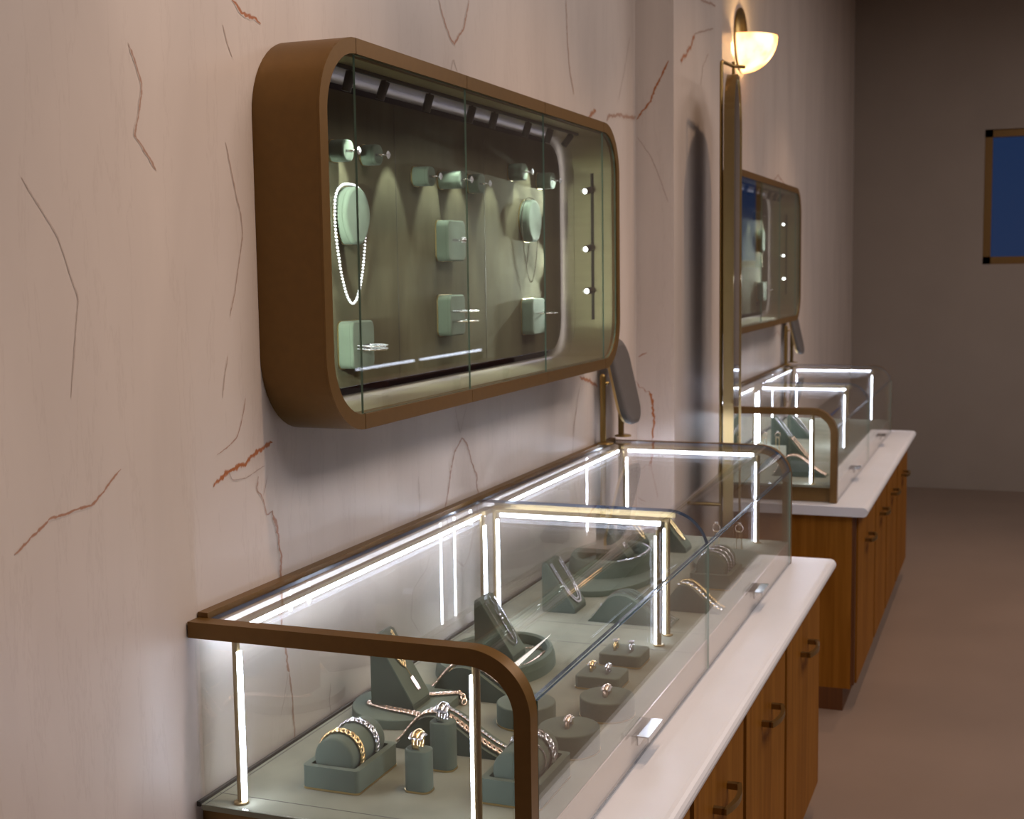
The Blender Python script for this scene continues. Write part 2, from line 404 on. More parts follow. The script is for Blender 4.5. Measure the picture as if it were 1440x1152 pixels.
# ================================================================== THE ROOM
W = 1.10           # marble wall face
HX0, HX1, HZ0, HZ1 = 1.79, 3.367, 1.308, 1.909     # niche behind the wall cabinet
DX = 3.10          # pitch of the bays along the wall
XE = 9.6
VW = [
(.0057,1.0,[(1.737,1.955),(1.746,1.952),(1.763,1.944),(1.787,1.941),(1.815,1.934)]),
(.0046,.8,[(2.496,2.092),(2.512,2.067),(2.532,2.042),(2.557,2.021),(2.571,2.016),(2.591,2.034),(2.622,2.06),(2.643,2.097),(2.652,2.12)]),
(.003,.4,[(2.55,1.96),(2.566,1.985),(2.584,1.964)]),
(.0047,.7,[(3.301,2.237),(3.309,2.132),(3.325,2.062),(3.341,2.037),(3.358,2.007)]),
(.0099,.9,[(3.486,1.961),(3.512,1.973),(3.551,1.987)]),
(.0085,.7,[(3.652,1.968),(3.666,1.985),(3.774,1.996),(3.887,2.002),(3.955,2.010)]),
(.0032,.4,[(3.899,2.242),(3.836,2.13),(3.775,2.041)]),
(.0017,.6,[(1.71,1.915),(1.721,1.891),(1.732,1.872)]),
(.0018,.6,[(1.706,1.745),(1.728,1.674),(1.74,1.643),(1.744,1.611),(1.734,1.579),(1.717,1.526),(1.701,1.489)]),
(.0017,.5,[(1.691,1.431),(1.681,1.4),(1.674,1.369)]),
(.0018,.7,[(1.735,1.363),(1.728,1.342),(1.719,1.321),(1.708,1.306),(1.678,1.294),(1.653,1.287)]),
(.0067,1.0,[(1.641,1.241),(1.666,1.253),(1.689,1.26),(1.709,1.262),(1.731,1.263),(1.746,1.271),(1.762,1.275),(1.785,1.28),(1.809,1.286)]),
(.0017,.5,[(1.683,1.256),(1.69,1.243),(1.728,1.241),(1.784,1.252)]),
(.0028,.7,[(1.764,1.238),(1.758,1.217),(1.772,1.206),(1.778,1.191),(1.785,1.173),(1.802,1.177)]),
(.0059,.8,[(1.802,1.177),(1.81,1.159),(1.817,1.132),(1.822,1.102),(1.822,1.067),(1.819,1.021),(1.817,.987),(1.827,.943),(1.838,.904)]),
(.0043,.7,[(1.838,.904),(1.844,.848),(1.845,.836),(1.847,.789)]),
(.0017,.5,[(1.791,1.236),(1.777,1.206)]),(.0018,.4,[(1.834,.905),(1.818,.862),(1.805,.837)]),
(.0046,.7,[(2.462,1.037),(2.478,1.068),(2.494,1.098),(2.507,1.134),(2.535,1.175),(2.57,1.199),(2.601,1.181),(2.619,1.148),(2.642,1.114),(2.653,1.101),(2.645,1.09),(2.667,1.046)]),
(.0023,.3,[(2.539,1.264),(2.563,1.209),(2.601,1.266)]),
(.0079,.9,[(3.384,1.265),(3.441,1.254),(3.499,1.24),(3.545,1.226)]),
(.0038,.5,[(3.304,1.025),(3.317,1.061),(3.332,1.136),(3.364,1.209),(3.39,1.245)]),
(.0025,.5,[(2.449,1.061),(2.406,.996),(2.38,.957),(2.312,.93),(2.302,.875),(2.34,.836)]),
(.0019,.5,[(1.974,.845),(1.967,.815),(1.973,.782)]),
(.0033,.6,[(3.88,1.214),(3.912,1.207),(3.952,1.204)]),
(.0017,.4,[(2.349,1.15),(2.354,1.099),(2.348,1.065)]),
(.0014,.4,[(1.27,1.668),(1.327,1.602),(1.361,1.524),(1.338,1.401)]),
(.0029,.8,[(1.225,1.226),(1.289,1.257),(1.369,1.261),(1.429,1.298)]),
(.003,.7,[(1.484,1.855),(1.511,1.804),(1.491,1.737),(1.534,1.693)]),
(.004,.6,[(5.3,2.25),(5.36,2.16),(5.33,2.08),(5.4,1.97)]),(.003,.5,[(6.1,2.0),(6.13,2.12),(6.1,2.3)]),
(.006,.7,[(6.35,1.95),(6.5,1.99),(6.7,1.96)]),(.004,.7,[(6.4,1.22),(6.5,1.24),(6.62,1.21)]),
]
VS = [(.0049,1.0,[(1.097,2.002),(1.075,2.028),(1.053,2.052),(1.037,2.096),(1.02,2.13),(.998,2.17)]),
(.0018,.5,[(1.095,1.949),(1.053,1.89),(1.021,1.814),(.999,1.749)]),
(.0048,.8,[(1.094,1.281),(1.067,1.294)]),
(.0024,.8,[(1.099,1.204),(1.092,1.184),(1.079,1.186),(1.072,1.171),(1.061,1.176)]),
(.0061,1.0,[(1.061,1.176),(1.052,1.143),(1.045,1.088),(1.052,1.028)]),
(.0031,.8,[(1.052,1.028),(1.057,.954),(1.035,.843)])]
VF = [(.0117,.9,[(4.044,2.181),(4.119,2.213),(4.195,2.253),(4.235,2.29)]),(.0048,.6,[(4.235,2.29),(4.295,2.306),(4.507,2.351)]),
(.0062,.7,[(4.315,2.41),(4.452,2.423),(4.54,2.432)]),(.0048,.5,[(4.315,2.14),(4.346,2.201),(4.431,2.258)])]
def veins(mb, L, P, w_scale=1.):
    for wd, st, pts in L:
        path = resample([Vector((p[0], p[1], 0)) for p in pts], .006)
        jit = wd*.55; ls, rs, n = [], [], len(path); off = 0
        for i, p in enumerate(path):
            a = path[max(i-1, 0)]; b = path[min(i+1, n-1)]; t = (b-a).normalized(); s = Vector((-t.y, t.x, 0))
            off = off*.6+rnd(-jit, jit)*.6; t_end = min(1., min(i, n-1-i)/3+.35)
            h = wd*.95*t_end*rnd(.6, 1.25); c = p+s*off*(1 if 0 < i < n-1 else 0)
            ls.append(c-s*h); rs.append(c+s*h)
        vs = [P(q.x, q.y) for q in ls]+[P(q.x, q.y) for q in rs]
        mb.add(vs, [(i, i+1, n+i+1, n+i) for i in range(n-1)], False, None, [((-1, st), (-1, st), (1, st), (1, st))]*(n-1))
wl = MB()
def wall_bay(x0, x1, h0, h1):
    wl.box(x0, h0, W, W+.16, 0, 3.4); wl.box(h1, x1, W, W+.16, 0, 3.4)
    wl.box(h0, h1, W, W+.16, 0, HZ0); wl.box(h0, h1, W, W+.16, HZ1, 3.4)
    a = rrect(h0+.014, h1-.014, HZ0+.014, HZ1-.014, .1015, 12); n = len(a); cs = [(h1, HZ1), (h0, HZ1), (h0, HZ0), (h1, HZ0)]
    c = [cs[j//13] for j in range(n)]
    for y in (W, W+.16): wl.add([(u, y, v) for u, v in a]+[(u, y, v) for u, v in c], [(j, (j+1) % n, n+(j+1) % n, n+j) for j in range(n)])
    wl.add([(u, W, v) for u, v in a]+[(u, W+.16, v) for u, v in a], [(j, (j+1) % n, n+(j+1) % n, n+j) for j in range(n)])
wall_bay(-2.2, 3.957, HX0, HX1); wall_bay(4.65, XE, HX0+DX, HX1+DX)
veins(wl, VW, lambda a, b: (a, W-.0005, b))
struct(wl.build('wall_left', M['marble'], loc=(0, 0, 0)), 'blush marble wall with rust veins')
pil = MB(); pil.box(3.957, 4.65, .982, W+.16, 0, 3.4)
veins(pil, VS, lambda a, b: (3.957-.0005, a, b)); veins(pil, VF, lambda a, b: (a, .982-.0005, b))
struct(pil.build('wall_pilaster', M['marble'], loc=(0, 0, 0)), 'marble pilaster projecting beside the arched mirror')
struct(MB().box(-2.2, XE, -3.6, W, -.1, 0).build('floor', M['floor']))
struct(MB().box(-2.2, XE, -3.6, W, 3.4, 3.5).build('ceiling', M['white_paint']))
struct(MB().box(-2.2, XE, -3.7, -3.6, 0, 3.4).build('wall_right', M['plaster']))
struct(MB().box(-2.3, -2.2, -3.6, W, 0, 3.4).build('wall_back', M['plaster']))
wf = MB(); wy0, wy1, wz0, wz1 = -.42, .24, 1.55, 2.45
wf.box(XE, XE+.12, -3.6, wy0, 0, 3.4).box(XE, XE+.12, wy1, W, 0, 3.4).box(XE, XE+.12, wy0, wy1, 0, wz0).box(XE, XE+.12, wy0, wy1, wz1, 3.4)
struct(wf.build('wall_front', M['plaster']))
win = MB()
win.box(XE+.02, XE+.08, wy0, wy0+.05, wz0, wz1).box(XE+.02, XE+.08, wy1-.05, wy1, wz0, wz1).box(XE+.02, XE+.08, wy0, wy1, wz0, wz0+.05).box(XE+.02, XE+.08, wy0, wy1, wz1-.05, wz1)
wo = struct(win.build('window_1', M['bronze']), 'bronze framed shop window onto the blue dusk')
MB().box(XE+.045, XE+.055, wy0+.05, wy1-.05, wz0+.05, wz1-.05).build('pane', M['glass'], wo)

# ================================================================== WALL DISPLAY CABINET
CX0, CX1, CZ0, CZ1, CF = 1.781, 3.376, 1.299, 1.918, .983
SEAM = [1.905, 2.355, 2.797, 3.240]
YP = 1.132
def cabinet():
    t = thing('display_cabinet', 'large rounded bronze wall cabinet with glass front holding rings and necklaces', 'display cabinet', (2.578, W, CZ0), 'wall display cabinets')
    fw = .0245; n = 12
    O = rrect(CX0, CX1, CZ0, CZ1, .125, n); I = rrect(CX0+fw, CX1-fw, CZ0+fw, CZ1-fw, .1005, n)
    b = MB(); ringprism(b, O, I, 'y', CF+.004, W-.0005); b.build('shell', M['bronze'], t)
    # front trim cut into door-wide strips
    for k in range(5):
        x0 = -9 if k == 0 else SEAM[k-1]+.0009; x1 = 9 if k == 4 else SEAM[k]-.0009
        m = len(O); ft, fb = MB(), MB()
        for j in range(m):
            f = ft if (k in (0, 4) or O[j][1] > 1.6) else fb
            q = (j+1) % m
            quad = [O[j], O[q], I[q], I[j]]
            quad = [(min(max(u, x0), x1), v) for u, v in quad]
            if abs(quad[0][0]-quad[1][0])+abs(quad[0][1]-quad[1][1]) < 1e-6 and abs(quad[2][0]-quad[3][0])+abs(quad[2][1]-quad[3][1]) < 1e-6: continue
            if max(p[0] for p in quad)-min(p[0] for p in quad) < 1e-6: continue
            f.prism(quad, 'y', CF+.0038, CF)
        for f in (ft, fb):
            if f.f: f.build('frame_front', M['bronze'], t)
    L0 = rrect(CX0+fw+.0005, CX1-fw-.0005, CZ0+fw+.0005, CZ1-fw-.0005, .1, n); L1 = rrect(CX0+fw+.0035, CX1-fw-.0035, CZ0+fw+.0035, CZ1-fw-.0035, .097, n)
    b = MB(); ringprism(b, L0, L1, 'y', CF+.014, 1.099); b.build('lining', M['champagne'], t)
    p = MB(); PX = rrect(CX0+fw+.022, CX1-fw-.022, CZ0+fw+.022, CZ1-fw-.022, .08, n)
    p.prism(PX, 'y', YP+.012, YP); pan = p.build('back_panel', M['suede'], t)
    for x in (2.345, 2.80): MB().box(x-.0006, x+.0006, YP-.0004, YP, CZ0+fw+.024, CZ1-fw-.024).build('panel_joint', M['seam'], pan)
    h = MB(); H0 = rrect(CX0+fw+.0217, CX1-fw-.0217, CZ0+fw+.0217, CZ1-fw-.0217, .0803, n); H1 = rrect(CX0+fw+.0222, CX1-fw-.0222, CZ0+fw+.0222, CZ1-fw-.0222, .0798, n)
    ringprism(h, H0, H1, 'y', YP+.0015, YP+.0095); h.build('halo_light', M['halo'], t)
    d = MB(); d.prism(rrect(CX0+fw+.001, CX1-fw-.001, CZ0+fw+.001, CZ1-fw-.001, .1, n), 'y', 1.166, 1.158); d.build('back_board', M['board'], t)
    # five glass doors, edges a touch green
    for k in range(5):
        x0 = CX0+fw+.001 if k == 0 else SEAM[k-1]+.0006; x1 = CX1-fw-.001 if k == 4 else SEAM[k]-.0006
        pts = [(min(max(u, x0), x1), v) for u, v in rrect(CX0+fw+.001, CX1-fw-.001, CZ0+fw+.001, CZ1-fw-.001, .099, n)]
        q = [pts[0]]
        for a in pts[1:]:
            if abs(a[0]-q[-1][0])+abs(a[1]-q[-1][1]) > 1e-6: q.append(a)
        if abs(q[0][0]-q[-1][0])+abs(q[0][1]-q[-1][1]) < 1e-6: q.pop()
        g = MB(); m = len(q); y0, y1 = CF+.0035, CF+.0067
        g.add([(u, y0, v) for u, v in q], [tuple(range(m))], mat=M['glass']); g.add([(u, y1, v) for u, v in q], [tuple(reversed(range(m)))], mat=M['glass'])
        g.add([(u, y0, v) for u, v in q]+[(u, y1, v) for u, v in q], [(j, (j+1) % m, m+(j+1) % m, m+j) for j in range(m)], mat=M['edge'])
        g.build('glass_door', M['glass'], t)
    return t
# the wall opening must clear the lining: enlarge the lining through the wall
cab = cabinet()
def niche(dx, parent):
    fw = .0245
    A = rrect(CX0+fw+.0005, CX1-fw-.0005, CZ0+fw+.0005, CZ1-fw-.0005, .1, 12); B = rrect(CX0+fw+.0035, CX1-fw-.0035, CZ0+fw+.0035, CZ1-fw-.0035, .097, 12)
    b = MB(); ringprism(b, A, B, 'y', 1.0995, 1.158); b.build('niche_lining', M['champagne'], parent)
niche(0, cab)

LIGHTS = []
def spot(loc, target, power, ang=46, col=(.87, 1.0, .89), blend=.45, rad=.004):
    l = bpy.data.lights.new('spot_beam', 'SPOT'); l.energy = power; l.spot_size = math.radians(ang); l.spot_blend = blend
    l.color = col; l.shadow_soft_size = rad
    o = bpy.data.objects.new('spot_beam', l); COL.objects.link(o); o.location = loc
    o.rotation_euler = (Vector(target)-Vector(loc)).to_track_quat('-Z', 'Y').to_euler(); LIGHTS.append(o)
    return o
def track(rail_a, rail_b, heads, label, power, hang, deep=.014):
    """rail from a to b; heads = [(mount point, aim point)]"""
    a, b = Vector(rail_a), Vector(rail_b)
    t = thing('spotlight_track', label, 'track light', tuple((a+b)/2))
    r = MB(); d = (b-a).normalized(); h = Vector(hang); s = d.cross(h).normalized()
    c = [a+s*.003, a-s*.003, a-s*.003+h*.006, a+s*.003+h*.006]; e = [p+(b-a) for p in c]
    r.loops([c, e], True, False); r.build('rail', M['black'], t)
    for mp, aim in heads:
        mp = Vector(mp); aim = Vector(aim); k = mp+h*.010; ax = (aim-k).normalized()
        if 'v' in label[:0]: pass
        hb = MB(); hb.cyl(mp+h*.005, k+h*.004, .0022, 8)
        top = k+h*.002-ax*.004; bot = top+ax*.033
        hb.tube([top, top+ax*.001, bot-ax*.001, bot, bot-ax*.0004, bot-ax*deep], [.0072, .0083, .0083, .0078, .0070, .0068], 18)
        ho = hb.build('spotlight', M['black'], t)
        MB().cyl(bot-ax*(deep-.0004), bot-ax*(deep-.001), .0064, 16).build('lens', M['lens'], ho)
        spot(tuple(bot+ax*.003), tuple(aim), power)
    return t
ZT = 1.8895
HEADX = [1.992, 2.121, 2.309, 2.517, 2.639, 2.844, 2.994, 3.144]
AIM = [(1.97, 1.095, 1.66), (2.10, 1.118, 1.67), (2.312, 1.118, 1.64), (2.503, 1.118, 1.62), (2.64, 1.118, 1.61), (2.83, 1.118, 1.62), (2.99, 1.113, 1.66), (3.055, 1.122, 1.73)]
trk = track((1.90, 1.04, ZT), (3.20, 1.04, ZT), [((x, 1.04, ZT), a) for x, a in zip(HEADX, AIM)],
      'black spotlight track along the ceiling of the nearer wall cabinet', 5., (0, 0, -1))
vtr = track((3.347, 1.048, 1.42), (3.347, 1.048, 1.80), [((3.347, 1.048, z), aim) for z, aim in ((1.758, (3.05, 1.13, 1.70)), (1.609, (3.03, 1.132, 1.55)), (1.497, (2.85, 1.132, 1.47)))],
      'black vertical track of three spotlights on the far inner side of the nearer cabinet', 11., (-1, 0, 0), .001)
ltr = track((1.810, 1.048, 1.42), (1.810, 1.048, 1.80), [((1.810, 1.048, z), aim) for z, aim in ((1.70, (2.10, 1.13, 1.66)), (1.58, (2.15, 1.132, 1.60)), (1.47, (2.15, 1.132, 1.43)))],
      'black vertical spotlight track hidden behind the near rim of the cabinet', 7., (1, 0, 0))

# ------------------------------------------------------------------ pads, busts and jewels on the cabinet's back panel
def wall_block(x0, x1, z0, z1, d, label, group, r=.012, slot=None):
    t = thing('display_block', label, 'display block', ((x0+x1)/2, YP, (z0+z1)/2), group)
    MB().prism(rrect(x0-.001, x1+.001, z0-.001, z1+.001, r), 'y', YP-.0002, YP-.003).build('brass_backplate', M['brass'], t)
    yf = YP-d; c = MB()
    c.prism(rrect(x0, x1, z0, z1, r), 'y', YP-.003, yf, .003)
    o = c.build('cushion', V, t)
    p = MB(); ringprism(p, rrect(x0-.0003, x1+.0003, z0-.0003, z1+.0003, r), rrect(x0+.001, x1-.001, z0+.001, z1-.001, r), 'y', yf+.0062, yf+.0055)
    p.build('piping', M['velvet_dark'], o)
    if slot:
        for sz in slot:
            MB().box((x0+x1)/2-.012*(1 if x1-x0 < .06 else 2), (x0+x1)/2+.012*(1 if x1-x0 < .06 else 2), yf-.0003, yf+.001, sz-.0022, sz+.0022).build('slot', M['seam'], t)
    return t
RB = [  # x0, x1, z0, z1, depth, label of the block
 (2.076, 2.116, 1.745, 1.783, .031, 'sage ring block nearest the left rim of the wall cabinet, top row'),
 (2.195, 2.233, 1.747, 1.784, .030, 'shadowed sage ring block just right of the first glass seam'),
 (2.414, 2.455, 1.721, 1.759, .036, 'sage ring block third along the top row, left of the long block'),
 (2.540, 2.577, 1.722, 1.758, .051, 'deepest sage ring block crossing the second glass seam from the left'),
 (2.699, 2.744, 1.722, 1.762, .027, 'small sage ring block just right of the second glass seam'),
 (2.946, 2.990, 1.763, 1.802, .036, 'bright sage ring block above the far necklace bust, left of two'),
 (3.143, 3.188, 1.754, 1.793, .038, 'dark-sided sage ring block at the far end of the top row')]
RL = ['diamond solitaire ring in the first block at the rim', 'diamond ring in the shadowed block beside the first glass seam', 'diamond ring on the third top-row block, seen against its face',
      'diamond ring on the deepest block at the second glass seam', 'bright diamond ring in the small block right of the second seam', 'diamond ring with rosy sparkle above the far necklace bust',
      'diamond ring in the last top-row block by the lit rim']
for (x0, x1, z0, z1, d, lb), rl in zip(RB, RL):
    zc = (z0+z1)/2-.001; wall_block(x0, x1, z0, z1, d, lb, 'ring blocks in the wall cabinet', .014, [zc])
    finger_ring(((x0+x1)/2, YP-d-.0045, zc), 'xy', rl, M['silver'], 'solitaire', .0100, .0022, .0074, 'solitaire rings in the wall cabinet')
wall_block(2.092, 2.177, 1.380, 1.465, .031, 'square sage pad with diamond bracelets at lower left of the cabinet', 'square pads in the wall cabinet', .012, [1.4205, 1.4145])
wall_block(2.526, 2.618, 1.573, 1.657, .030, 'square sage pad with a single ring at middle height of the cabinet', 'square pads in the wall cabinet', .014, [1.616])
wall_block(2.527, 2.607, 1.417, 1.502, .031, 'square sage pad holding two bangles left of the second seam', 'square pads in the wall cabinet', .012, [1.469, 1.448])
wall_block(3.026, 3.119, 1.395, 1.482, .031, 'half-shadowed square sage pad with one bangle at the far end', 'square pads in the wall cabinet', .012, [1.447])
finger_ring((2.578, YP-.030-.0045, 1.616), 'xy', 'diamond ring on the square pad at middle height', M['silver'], 'cluster', .0098, .0018, .0062, 'solitaire rings in the wall cabinet')
def wall_bangle(xc, z, yf, label, stones, a=.026, b=.034, th=.0022):
    path = [(xc+a*math.cos(k*2*PI/44), yf-.012+b*math.sin(k*2*PI/44), z+.0012*math.sin(k*4*PI/44)) for k in range(44)]
    path = [p for p in path if p[1] < yf-.001]
    path.sort(key=lambda p: math.atan2(p[1]-(yf-.012), p[0]-xc) if False else 0)
    P = []
    for k in range(40):
        an = PI*1.10+(-.2*PI)+ (PI*1.2)*k/39 if False else PI*(.88+1.24*k/39)
        y = yf-.010+b*math.sin(an)
        P.append((xc+a*math.cos(an), min(y, yf-.0002), z))
    mb = MB()
    if stones: tennis(mb, P, .0026, False, (0, 0, 1), M['diamond'], M['silver'])
    else: mb.tube(smoothpath(P, 2), th, 8)
    return tag(mb.build('bangle' if not stones else 'bracelet', M['silver']), label, 'bracelet', 'bracelets in the wall cabinet')
wall_bangle(2.135, 1.4215, YP-.031, 'upper diamond bracelet on the lower left square pad', True)
wall_bangle(2.135, 1.4155, YP-.031, 'lower diamond bracelet touching the one above on the lower left pad', True)
wall_bangle(2.567, 1.469, YP-.031, 'stone-set bangle, upper of two on the middle square pad', True, .027)
wall_bangle(2.567, 1.448, YP-.031, 'plain polished bangle, lower of two on the middle square pad', False, .027)
wall_bangle(3.075, 1.447, YP-.031, 'thin bangle on the half-shadowed far square pad', False, .032, .034, .0015)
def bust(xc, zt, zb, w, d, label):
    t = thing('necklace_bust', label, 'necklace bust', (xc, YP, (zt+zb)/2), 'necklace busts in the wall cabinet')
    h = zt-zb; out = []
    for k in range(44):
        a = 2*PI*k/44; s, c = math.sin(a), math.cos(a)
        v = s*h/2; fx = w/2*(1-.24*max(0, -s)**1.2) * (abs(c)**.9)*(1 if c >= 0 else -1)
        if s < -.93: v = -.93*h/2
        out.append((xc+fx, (zt+zb)/2+v))
    MB().prism([(xc+(u-xc)*1.03, (zt+zb)/2+(v-(zt+zb)/2)*1.02) for u, v in out], 'y', YP-.0002, YP-.003).build('brass_backplate', M['brass'], t)
    o = MB().prism(out, 'y', YP-.003, YP-d, .006).build('cushion', V, t)
    p = MB(); ringprism(p, [(xc+(u-xc)*1.006, v) for u, v in out], [(xc+(u-xc)*.97, v) for u, v in out], 'y', YP-d+.0085, YP-d+.0075); p.build('piping', M['velvet_dark'], o)
    return t
bust(2.137, 1.704, 1.598, .097, .026, 'oval sage necklace bust near the left rim, draped with diamonds')
bust(3.066, 1.722, 1.617, .099, .026, 'oval sage necklace bust at the far end, brightly lit')
nk = MB()
half = [(0, 1.7085), (.031, 1.7045), (.0525, 1.687), (.0585, 1.655), (.0565, 1.62), (.0485, 1.58), (.0385, 1.545), (.024, 1.515), (.0105, 1.500)]
loop = [(2.134-a, 1.121, z) for a, z in half]+[(2.134, 1.121, 1.496)]+[(2.134+a, 1.121, z) for a, z in half[:0:-1]]
tennis(nk, smoothpath(loop, 6, True), .0030, True, (-.5, -.75, .3), M['diamond'], M['silver'])
tag(nk.build('necklace', M['silver']), 'long graduated diamond necklace draped on the near bust', 'necklace')
def fine_loop(xc, label):
    half = [(0, 1.727), (.030, 1.722), (.049, 1.70), (.0555, 1.67), (.052, 1.63), (.043, 1.59), (.028, 1.552), (.013, 1.529)]
    pts = [(xc-a, 1.121, z) for a, z in half]+[(xc, 1.121, 1.5225)]+[(xc+a, 1.121, z) for a, z in half[:0:-1]]
    mb = MB(); bead_chain(mb, smoothpath(pts, 7, True), .0015, True)
    return tag(mb.build('necklace', M['silver']), label, 'necklace')
fine_loop(3.070, 'fine silver chain hanging from the far brightly lit bust')

# ================================================================== SHOWCASE
ZD = .7884; GY = .578; X0, X1 = 1.560, 3.680
def arc_profile(off, zlow, zback_y):
    """outline in (y,z) from the back over the top and round to the front"""
    r = .09-off; cy, cz = GY+.09, 1.059-.09; o = [(zback_y, 1.059-off)]
    end = PI if zlow < cz else PI-math.asin(min(1, (zlow-cz)/r))
    for k in range(31):
        a = PI/2+(end-PI/2)*k/30; o.append((cy+r*math.cos(a), cz+r*math.sin(a)))
    if zlow < cz: o.append((GY+off, zlow))
    return o
def strip_solid(mb, po, pi, x0, x1, mat=None, edge=None):
    n = len(po)
    for P, flip in ((po, 0), (pi, 1)):
        vs = [(x0, y, z) for y, z in P]+[(x1, y, z) for y, z in P]
        mb.add(vs, [((j, j+1, n+j+1, n+j) if not flip else (n+j, n+j+1, j+1, j)) for j in range(n-1)], True, mat)
    for x in (x0, x1): mb.add([(x, y, z) for y, z in po]+[(x, y, z) for y, z in pi], [(j, j+1, n+j+1, n+j) for j in range(n-1)], False, edge or mat)
    for k in (0, n-1): mb.add([(x0, *po[k]), (x1, *po[k]), (x1, *pi[k]), (x0, *pi[k])], [(0, 1, 2, 3)], False, edge or mat)
def showcase(label):
    t = thing('display_case', label, 'display case', ((X0+X1)/2, .84, .727), 'glass jewellery showcases')
    for xa, xb in ((X0, X0+.027), (X1-.02, X1)):
        b = MB(); strip_solid(b, arc_profile(0, .728, 1.098), arc_profile(.0235, .728, 1.098), xa, xb)
        b.build('end_frame', M['bronze'], t)
    b = MB(); b.box(X0+.027, X1-.02, 1.082, 1.0985, 1.046, 1.0665); b.build('back_rail', M['bronze'], t)
    # base box with suede deck
    b = MB(); b.box(X0+.02, X1-.012, .590, 1.098, .7275, .780); b.build('plinth', M['bronze'], t)
    b = MB(); b.prism(rrect(X0+.004, X1-.004, .5875, 1.0905, .003), 'z', .780, .788); dk = b.build('deck', M['deck'], t)
    s = MB()
    for x in (1.611, 2.560-.03, 2.640+.03): s.box(x-.0007, x+.0007, .589, 1.089, ZD-.0006, ZD-.0002)
    s.box(X0+.006, X1-.006, 1.0835, 1.0850, ZD-.0006, ZD-.0002); s.build('deck_joint', M['seam'], dk)
    b = MB(); b.box(X0+.004, X1-.004, 1.0915, 1.097, ZD-.004, ZD+.0035); b.build('back_channel', M['seam'], t)
    b = MB(); b.box(X0+.028, X1-.021, .5846, .5872, .7275, .7875); b.build('front_apron', M['rose_apron'], t)
    # glass
    for xa, xb in ((X0+.0275, 2.6290), (2.6300, X1-.0205)):
        g = MB(); strip_solid(g, arc_profile(.001, .9905, 1.080), arc_profile(.007, .9905, 1.080), xa, xb, M['glass'], M['edge_blue']); g.build('bent_glass', M['glass'], t)
    for k, (xa, xb, hx) in enumerate(((X0+.0285, 2.6175, 2.116), (2.6195, X1-.0215, 3.159))):
        g = MB(); y0, y1, z0, z1 = GY, GY+.004, .7315, .9885
        for y in (y0, y1): g.add([(xa, y, z0), (xb, y, z0), (xb, y, z1), (xa, y, z1)], [(0, 1, 2, 3)], mat=M['glass'])
        for q in (((xa, z0), (xa, z1)), ((xb, z0), (xb, z1)), ((xa, z1), (xb, z1)), ((xa, z0), (xb, z0))):
            (ua, va), (ub, vb) = q; g.add([(ua, y0, va), (ub, y0, vb), (ub, y1, vb), (ua, y1, va)], [(0, 1, 2, 3)], mat=M['edge'] if ua == ub else M['edge_blue'])
        d = g.build('glass_door', M['glass'], t)
        h = MB(); h.box(hx-.047, hx+.047, GY-.020, GY-.0004, .7745, .7765).box(hx-.047, hx+.047, GY-.020, GY-.0185, .7665, .7745).box(hx-.047, hx+.047, GY-.0022, GY-.0004, .760, .7745)
        h.build('door_handle', M['steel'], d)
    g = MB(); g.box(X0+.028, X1-.021, 1.0985, 1.0992, ZD+.001, 1.045); g.build('back_glass', M['glass'], t)
    g = MB(); g.box(X0+.004, X0+.008, .606, 1.090, ZD+.0005, 1.0345); g.build('end_glass', M['glass'], t)
    # posts with light strips
    def post(x, y, sgn, leds=True, brass=M['brass_dark']):
        p = MB(); p.cyl((x, y, ZD), (x, y, 1.034), .0056, 16); p.lathe([(.011, 0), (.011, .0022), (.009, .003), (.006, .0032)], (x, y, ZD+.0002), seg=20)
        o = p.build('post', M['post_brass'], t)
        MB().cyl((x, y+sgn*.0052, ZD+.004), (x, y+sgn*.0046, 1.014), .0046, 14).build('light_strip', M['led'], o)
    post(1.588, 1.037, -1); post(1.588, .665, 1)
    post(2.560, .668, 1); post(2.640, .670, 1); post(2.566, 1.054, -1); post(2.640, 1.054, -1)
    post(3.628, .664, 1); post(3.628, 1.045, -1)
    def bar(a, b, s=.0062):
        a, b = Vector(a), Vector(b); d = b-a; h = MB()
        lo = Vector((min(a.x, b.x), min(a.y, b.y), a.z)); hi = Vector((max(a.x, b.x), max(a.y, b.y), a.z))
        ex = .0055
        h.box(lo.x-(ex if d.y else 0), hi.x+(ex if d.y else 0), lo.y-(ex if d.x else 0), hi.y+(ex if d.x else 0), a.z+.0035, a.z+.0105)
        o = h.build('light_bar', M['post_brass'], t)
        u = d.normalized(); MB().cyl(tuple(a+u*.02+Vector((0, 0, -.0015))), tuple(b-u*.02+Vector((0, 0, -.0015))), .0050, 14).build('light_strip', M['led'], o)
    bar((1.60, 1.066, 1.032), (2.632, 1.066, 1.032)); bar((2.690, 1.070, 1.032), (3.66, 1.070, 1.032))
    bar((2.600, 1.045, 1.034), (2.600, .655, 1.034)); bar((3.645, 1.06, 1.034), (3.645, .66, 1.034))
    b = MB(); b.box(2.648, 2.660, .655, 1.05, 1.036, 1.048).box(2.57, 2.65, 1.048, 1.058, 1.034, 1.044); b.build('cross_rail', M['post_brass'], t)
    return t
M['rose_apron'] = pbr('blush_metal_apron', (.62, .50, .44), .38, .35)
case = showcase('long glass jewellery showcase with bronze end frames in front of the nearer cabinet')
